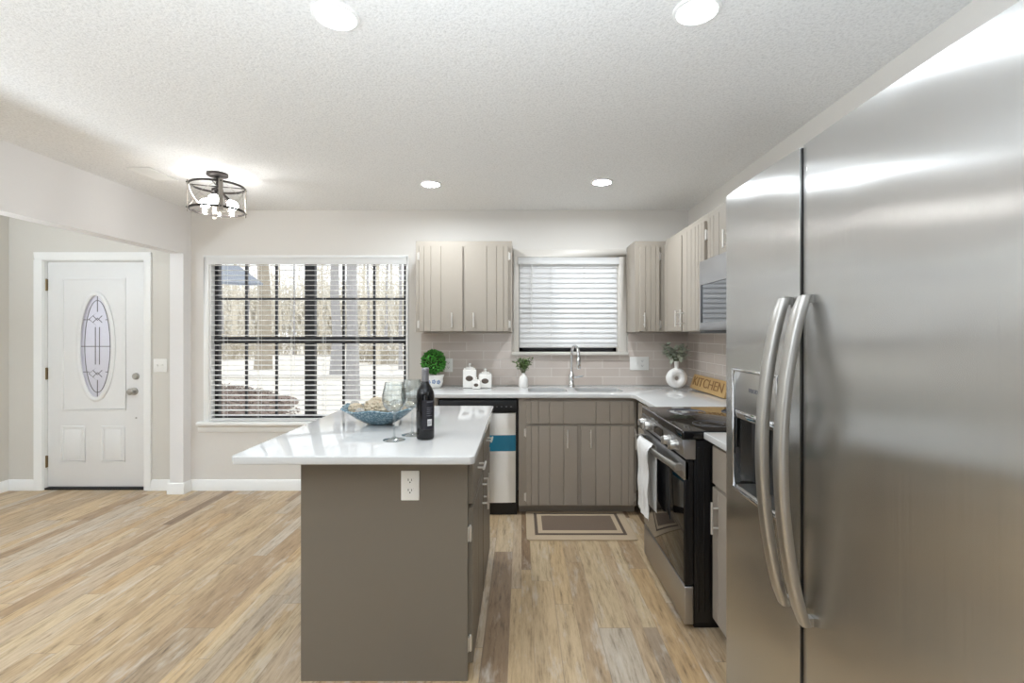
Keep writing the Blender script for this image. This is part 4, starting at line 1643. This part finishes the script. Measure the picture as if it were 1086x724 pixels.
# ring vase with sage
rx_, ry_ = 1.281, 4.05
m = MB()
zc = 0.998
n1, n2 = 48, 20
rings = []
for i in range(n1):
    a = 2 * PI * i / n1
    ring = []
    for k in range(n2):
        b = 2 * PI * k / n2
        rr = 0.052 + 0.034 * math.cos(b)
        zz = zc + rr * math.sin(a) * 0.98
        ring.append(m.bm.verts.new((rx_ + rr * math.cos(a), ry_ + 0.034 * math.sin(b), max(0.9152, zz))))
    rings.append(ring)
for i in range(n1):
    a, b = rings[i], rings[(i + 1) % n1]
    for k in range(n2):
        l = (k + 1) % n2
        m.bm.faces.new((a[k], a[l], b[l], b[k]))
m.lathe([(0.024, 0.07), (0.017, 0.085), (0.0165, 0.12), (0.020, 0.140), (0.0165, 0.140), (0.013, 0.12), (0.001, 0.11)], (rx_, ry_, zc), 24)
o = m.build('ring_vase', M['matceramic'])
tag(o, 'white ring shaped vase with centre hole in the counter corner', 'vase')
sg = thing('sage_sprigs', 'grey green sage leaves in the white ring vase', 'foliage', (rx_, ry_, 1.13))
st, lf = MB(), MB()
for i in range(17):
    a = 2 * PI * i / 17 + random.uniform(-0.2, 0.2)
    sp = random.uniform(0.02, 0.10); hh = random.uniform(0.01, 0.115)
    p0 = Vector((rx_ + 0.006 * math.cos(a), ry_ + 0.006 * math.sin(a), 1.115))
    p1 = Vector((rx_ + sp * math.cos(a), ry_ + sp * math.sin(a) * 0.8, 1.17 + hh))
    pm = (p0 + p1) / 2 + Vector((0, 0, 0.03))
    st.tube([p0, pm, p1], 0.0017, 5)
    for k in range(9):
        tt = 0.3 + 0.7 * k / 8
        b = p0.lerp(pm, tt * 2) if tt < 0.5 else pm.lerp(p1, tt * 2 - 1)
        d = Vector((math.cos(a) + random.gauss(0, 0.7), math.sin(a) + random.gauss(0, 0.7), random.gauss(0.15, 0.5)))
        lf.leaf(b, d, (0, 0, 1), random.uniform(0.048, 0.066), 0.036, 0.12)
st.build('stems', M['stem'], sg)
lf.build('leaves', M['sage'], sg, normals=False)

# carved board leaning on the right wall
kb = thing('carved_sign', 'golden oak carved board leaning on the right wall tiles', 'sign', (1.41, 3.72, 0.915))
lean = R(16)
org = Vector((1.392, 3.715, 0.9200))
ux = Vector((0, -1, 0))
uz = Vector((math.sin(lean), 0, math.cos(lean)))
un = uz.cross(ux).normalized()
if un.x > 0:
    un = -un
bw, bh = 0.68, 0.118


def SB(a, b, h):
    v = org + ux * a + uz * b + un * h
    return tuple(v)


SBz = lambda a, h, b: SB(a, b, h)
m = MB().prism([(-bw / 2, 0), (bw / 2, 0), (bw / 2, bh * 0.55), (bw / 2 - 0.02, bh), (-bw / 2 + 0.02, bh), (-bw / 2, bh * 0.55)], SB, -0.016, 0.0)
m.build('board', M['oak'], kb, 0.002)
mt_ = Matrix((tuple([ux.x, uz.x, un.x, 0]), tuple([ux.y, uz.y, un.y, 0]), tuple([ux.z, uz.z, un.z, 0]), (0, 0, 0, 1)))
mt_.translation = org + uz * (bh * 0.52) + un * 0.001
text_mesh('carved_lettering', 'KITCHEN', 0.10, M['oakdark'], kb, mt_, 0.002, width=bw * 0.86)

# ------------------------------------------------------------------ ceiling fittings
for (x, y, lab) in ((-0.625, 1.655, 'lit recessed ceiling light nearest the camera on the left'), (0.582, 1.625, 'lit recessed ceiling light nearest the camera beside the refrigerator'),
                    (-0.65, 3.515, 'lit recessed ceiling light above the left wall cabinet'), (0.570, 3.47, 'lit recessed ceiling light above the kitchen sink')):
    t = thing('recessed_light', lab, 'ceiling light', (x, y, ZC), 'recessed ceiling lights')
    MB().lathe([(0.060, 0.0), (0.060, -0.006), (0.066, -0.009), (0.076, -0.006), (0.079, 0.0)], (x, y, ZC), 36, cap0=False, cap1=False).build('trim_ring', M['trim'], t)
    MB().lathe([(0.0605, -0.003), (0.001, -0.0035)], (x, y, ZC), 36, cap0=False, cap1=True).build('lens', M['lens' if y < 2.5 else 'lens_back'], t)

lx, ly = -2.04, 3.29
t = thing('semi_flush_light', 'drum shaped semi flush ceiling light with grey straps near the entry', 'ceiling light', (lx, ly, ZC))
MB().lathe([(0.001, 0), (0.066, 0.0), (0.066, -0.016), (0.058, -0.022), (0.012, -0.024), (0.012, -0.03)], (lx, ly, ZC), 28).build('canopy', M['bronze'], t)
m = MB().cyl((lx, ly, 2.42), (lx, ly, 2.33), 0.009, seg=12)
m.lathe([(0.012, 0.03), (0.034, 0.02), (0.036, 0.0), (0.012, -0.008)], (lx, ly, 2.315), 20)
for k in range(4):
    a = R(20 + 90 * k)
    m.cyl((lx, ly, 2.352), (lx + 0.162 * math.cos(a), ly + 0.162 * math.sin(a), 2.352), 0.004, seg=8)
m.build('stem', M['bronze'], t)
for zz in (2.352, 2.190):
    MB().lathe([(0.158, 0.007), (0.163, 0.007), (0.163, -0.007), (0.158, -0.007), (0.158, 0.007)], (lx, ly, zz), 48, cap0=False, cap1=False).build('ring', M['bronze'], t)
for k in range(4):
    a = R(-52 + 90 * k)
    d_ = Vector((math.cos(a), math.sin(a), 0)); s_ = Vector((-math.sin(a), math.cos(a), 0))
    c_ = Vector((lx, ly, 0)) + d_ * 0.167
    m = MB()
    m.prism([(-0.0125, -0.003), (0.0125, -0.003), (0.0125, 0.003), (-0.0125, 0.003)], lambda u, v, z, c_=c_, s_=s_, d_=d_: tuple(c_ + s_ * u + d_ * v + Vector((0, 0, z))), 2.166, 2.366)
    b_ = m.build('strap', M['greywood'], t)
    MB().ball(tuple(c_ + d_ * 0.004 + Vector((0, 0, 2.352))), 0.005, sub=2).ball(tuple(c_ + d_ * 0.004 + Vector((0, 0, 2.190))), 0.005, sub=2).build('rivet', M['bronze'], b_)
    e_ = Vector((lx, ly, 0))
    f0, f1 = R(-52 + 90 * k + 8), R(-52 + 90 * k + 82)
    m = MB()
    for z0, z1 in ((2.345, 2.197), (2.197, 2.345)):
        m.tube([(lx + 0.160 * math.cos(f0 + (f1 - f0) * q / 8), ly + 0.160 * math.sin(f0 + (f1 - f0) * q / 8), z0 + (z1 - z0) * q / 8) for q in range(9)], 0.0014, 5)
    m.build('cross_wire', M['handle_steel'], t)
MB().lathe([(0.150, 2.182), (0.150, 2.345)], (lx, ly, 0), 48, cap0=False, cap1=False).build('glass_drum', M['drumglass'], t)
for k in range(3):
    a = R(-70 + 120 * k)
    p0 = Vector((lx + 0.02 * math.cos(a), ly + 0.02 * math.sin(a), 2.315))
    p1 = Vector((lx + 0.065 * math.cos(a), ly + 0.065 * math.sin(a), 2.272))
    so_ = MB().tube([p0, p1], [0.012, 0.017], 14).build('socket', M['bronze'], t)
    dd = (p1 - p0).normalized()
    MB().ball(tuple(p1 + dd * 0.042), 0.032, sub=3).cyl(tuple(p1), tuple(p1 + dd * 0.03), 0.014, 0.022).build('bulb', M['bulb'], so_)

t = thing('ceiling_vent', 'white louvred air vent in the ceiling left of the drum light', 'vent', (-2.47, 3.295, ZC))
m = MB()
vx0, vx1, vy0, vy1 = -2.55, -2.395, 3.165, 3.425
m.box(vx0, vx1, vy0, vy0 + 0.02, ZC - 0.008, ZC).box(vx0, vx1, vy1 - 0.02, vy1, ZC - 0.008, ZC)
m.box(vx0, vx0 + 0.02, vy0 + 0.02, vy1 - 0.02, ZC - 0.008, ZC).box(vx1 - 0.02, vx1, vy0 + 0.02, vy1 - 0.02, ZC - 0.008, ZC)
m.build('frame', M['trim'], t, 0.002)
MB().box(vx0 + 0.01, vx1 - 0.01, vy0 + 0.01, vy1 - 0.01, ZC - 0.0012, ZC - 0.0004).build('duct_shade_sheet', mat('grey_duct_shadow', (128, 126, 122), 0.8), t)  # flat grey sheet painted as the shade behind the louvres
m = MB()
for k in range(12):
    y = vy0 + 0.026 + k * 0.0185
    m.prism([(y, -0.001), (y + 0.012, -0.009), (y + 0.013, -0.008), (y + 0.001, 0.0)], lambda a, b, x: (x, a, ZC - 0.0005 + b), vx0 + 0.02, vx1 - 0.02)
m.build('louvres', M['trim'], t)

# ------------------------------------------------------------------ outside, seen through the wide window
GZ = -0.40
o = structure(MB().box(-60, 40, YB + 0.15, 90, GZ - 0.2, GZ).build('ground', M['concrete']))
o = structure(MB().box(-60, 40, 19.0, 20.0, GZ, GZ + 0.05).build('kerb', mat('kerb_concrete', (192, 187, 179), 0.9)))
# mulch bed: low irregular mound
m = MB()
cx0, cy0 = -8.1, 12.2
SKEW = -0.62
prev = None
for i in range(8):
    t_ = i / 7
    ring = []
    for k in range(56):
        a = 2 * PI * k / 56
        rad = (1 - t_) * (1 + 0.12 * math.sin(3 * a + 1) + 0.07 * math.sin(7 * a))
        ring.append(m.bm.verts.new((cx0 + 2.3 * rad * math.cos(a) + SKEW * 4.2 * rad * math.sin(a), cy0 + 4.2 * rad * math.sin(a), GZ + 0.01 + 0.16 * (1 - (1 - t_) ** 2) + random.uniform(0, 0.05) * (1 if 0 < i else 0))))
    if prev:
        for k in range(56):
            l = (k + 1) % 56
            m.bm.faces.new((prev[k], prev[l], ring[l], ring[k]))
    prev = ring
for i in range(2600):
    a = random.uniform(0, 2 * PI); q = math.sqrt(random.random()) * 1.06
    p = Vector((cx0 + 2.3 * q * math.cos(a) + SKEW * 4.2 * q * math.sin(a), cy0 + 4.2 * q * math.sin(a), GZ + 0.05 + 0.16 * max(0, 1 - q * q)))
    d = Vector((random.gauss(0, 1), random.gauss(0, 1), random.gauss(0.2, 0.4)))
    m.leaf(p, d, (0, 0, 1), random.uniform(0.06, 0.14), 0.05)
o = m.build('mulch_bed', M['mulch'], normals=False)
tag(o, 'brown leaf mulch bed on pale ground outside the left half of the wide window', 'mulch bed', kind='stuff')

# porch roof corner, upper left of the wide window
pr = thing('porch_roof', 'slate grey shingled roof corner outside the top left of the wide window', 'roof', (-6.0, 7.4, GZ))
m = MB()
A, B = P(200, 282.5, 7.6), P(253, 281.5, 7.6)
Cc, D_, E_ = P(279, 300.5, 6.7), P(262, 299, 6.7), P(190, 286, 6.7)
A = (-6.4, 7.6, A[2]); E2 = (-6.4, 6.7, P(225, 291, 6.7)[2])
top = [A, B, Cc, E2]
bot = [(p[0], p[1], p[2] - 0.035) for p in top]
vt = [m.bm.verts.new(p) for p in top]; vb = [m.bm.verts.new(p) for p in bot]
m.bm.faces.new(vt); m.bm.faces.new(vb[::-1])
for k in range(4):
    l = (k + 1) % 4
    m.bm.faces.new((vt[k], vt[l], vb[l], vb[k]))
m.build('shingle_slope', M['shingle'], pr)
MB().box(-6.3, -6.2, 7.0, 7.1, GZ, 2.2).build('post', M['trim'], pr)


def tree(x, y, r, h, lean, label, mt, seed, nb=9, spread=1.0, group='trees beyond the window', fork=0.45):
    rnd = random.Random(seed)
    t = thing('bare_tree', label, 'tree', (x, y, GZ), group)
    tr = MB()
    pts = [(x + lean * k / 7 * h + rnd.uniform(-0.3, 0.3) * r * (k > 0), y, GZ - 0.05 + h * k / 7) for k in range(8)]
    tr.tube(pts, [r * (1.25 if k == 0 else 1 - 0.085 * k) for k in range(8)], 12)
    tr.build('trunk', mt, t)
    br = MB()

    def grow(p, d, L, rr, depth):
        q = [p]
        for k in range(3):
            d = (d + Vector((rnd.gauss(0, 0.22), rnd.gauss(0, 0.22), rnd.gauss(0.02, 0.16)))).normalized()
            q.append(q[-1] + d * L / 3)
        br.tube(q, [rr, rr * 0.8, rr * 0.6, rr * 0.35], 5, caps=False)
        if depth:
            for k in range(3):
                grow(q[1 + rnd.randint(0, 2)], (d + Vector((rnd.gauss(0, 0.7), rnd.gauss(0, 0.7), rnd.gauss(0.1, 0.5)))).normalized(), L * 0.62, rr * 0.5, depth - 1)

    for k in range(nb):
        f_ = fork + (1 - fork) * (k + 0.5) / nb
        i0 = min(6, int(f_ * 7))
        a = rnd.uniform(0, 2 * PI)
        grow(Vector(pts[i0]), Vector((math.cos(a), math.sin(a), rnd.uniform(0.1, 0.9))).normalized(), h * 0.22 * spread, r * 0.28, 2)
    br.build('branches', M['twig'], t)
    return t


tree(xpx(279, 24), 24, 0.34, 13, 0.004, 'thick pale brown trunk outside the left half of the wide window', M['bark'], 1, 7, 0.6, fork=0.55)
tree(xpx(356, 20), 20, 0.21, 12, 0.004, 'straight grey trunk outside the right half of the wide window, left of a pair', M['bark2'], 2, 6, 0.6, fork=0.6)
tree(xpx(374, 13), 13, 0.165, 11, -0.004, 'straight grey trunk outside the right half of the wide window, right of a pair', M['bark2'], 3, 5, 0.5, fork=0.65)
far = [(236, 44, 0.16), (249, 38, 0.20), (262, 50, 0.18), (298, 46, 0.12), (312, 40, 0.10), (340, 42, 0.14), (392, 34, 0.12), (401, 27, 0.11), (409, 38, 0.15), (417, 30, 0.10), (425, 24, 0.10), (385, 48, 0.2)]
wh = ('far left edge of the wide window', 'left edge of the wide window', 'left of the thick brown trunk', 'right of the thick brown trunk', 'left of the window mullion', 'just right of the window mullion',
      'right of the pair of grey trunks', 'middle of the right hand sash', 'third pane of the right hand sash', 'right hand sash near its edge', 'right edge of the wide window', 'behind the pair of grey trunks')
for i, ((px, Y, r_), w_) in enumerate(zip(far, wh)):
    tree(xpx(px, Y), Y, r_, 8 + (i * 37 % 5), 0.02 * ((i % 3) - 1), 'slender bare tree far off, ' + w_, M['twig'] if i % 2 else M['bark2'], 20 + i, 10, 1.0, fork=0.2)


def shrub(x, y, w, h, label, seed):
    rnd = random.Random(seed)
    m = MB()
    for i in range(90):
        a = rnd.uniform(0, 2 * PI)
        b = Vector((x + rnd.uniform(-1, 1) * w * 0.35, y + rnd.uniform(-0.4, 0.4), GZ))
        d = Vector((math.cos(a) * 0.5, math.sin(a) * 0.5, 1)).normalized()
        q = b + d * h * rnd.uniform(0.5, 1.0)
        m.tube([b, (b + q) / 2 + Vector((rnd.gauss(0, 0.08), 0, 0)), q], [0.02, 0.014, 0.006], 4, caps=False)
        for k in range(7):
            p = b.lerp(q, rnd.uniform(0.3, 1))
            m.leaf(p, (rnd.gauss(0, 1), rnd.gauss(0, 1), rnd.gauss(0.2, 0.6)), (0, 0, 1), 0.16, 0.09)
    o = m.build('brush', M['twig'], normals=False)
    tag(o, label, 'shrub', 'brush beyond the road')


for i, (px, Y, w, h, w_) in enumerate(((240, 33, 5, 2.0, 'left edge of the wide window'), (263, 36, 4, 1.6, 'left of the thick brown trunk'), (310, 40, 6, 1.6, 'left of the window mullion'),
                                       (345, 38, 4, 1.7, 'right of the window mullion'), (395, 30, 4, 1.3, 'right of the grey trunks'), (420, 28, 4, 1.5, 'right edge of the wide window'))):
    shrub(xpx(px, Y), Y, w, h, 'low pale brush far outside, ' + w_, 60 + i)

# the wood beyond the road: a bank of uncountable bare twigs
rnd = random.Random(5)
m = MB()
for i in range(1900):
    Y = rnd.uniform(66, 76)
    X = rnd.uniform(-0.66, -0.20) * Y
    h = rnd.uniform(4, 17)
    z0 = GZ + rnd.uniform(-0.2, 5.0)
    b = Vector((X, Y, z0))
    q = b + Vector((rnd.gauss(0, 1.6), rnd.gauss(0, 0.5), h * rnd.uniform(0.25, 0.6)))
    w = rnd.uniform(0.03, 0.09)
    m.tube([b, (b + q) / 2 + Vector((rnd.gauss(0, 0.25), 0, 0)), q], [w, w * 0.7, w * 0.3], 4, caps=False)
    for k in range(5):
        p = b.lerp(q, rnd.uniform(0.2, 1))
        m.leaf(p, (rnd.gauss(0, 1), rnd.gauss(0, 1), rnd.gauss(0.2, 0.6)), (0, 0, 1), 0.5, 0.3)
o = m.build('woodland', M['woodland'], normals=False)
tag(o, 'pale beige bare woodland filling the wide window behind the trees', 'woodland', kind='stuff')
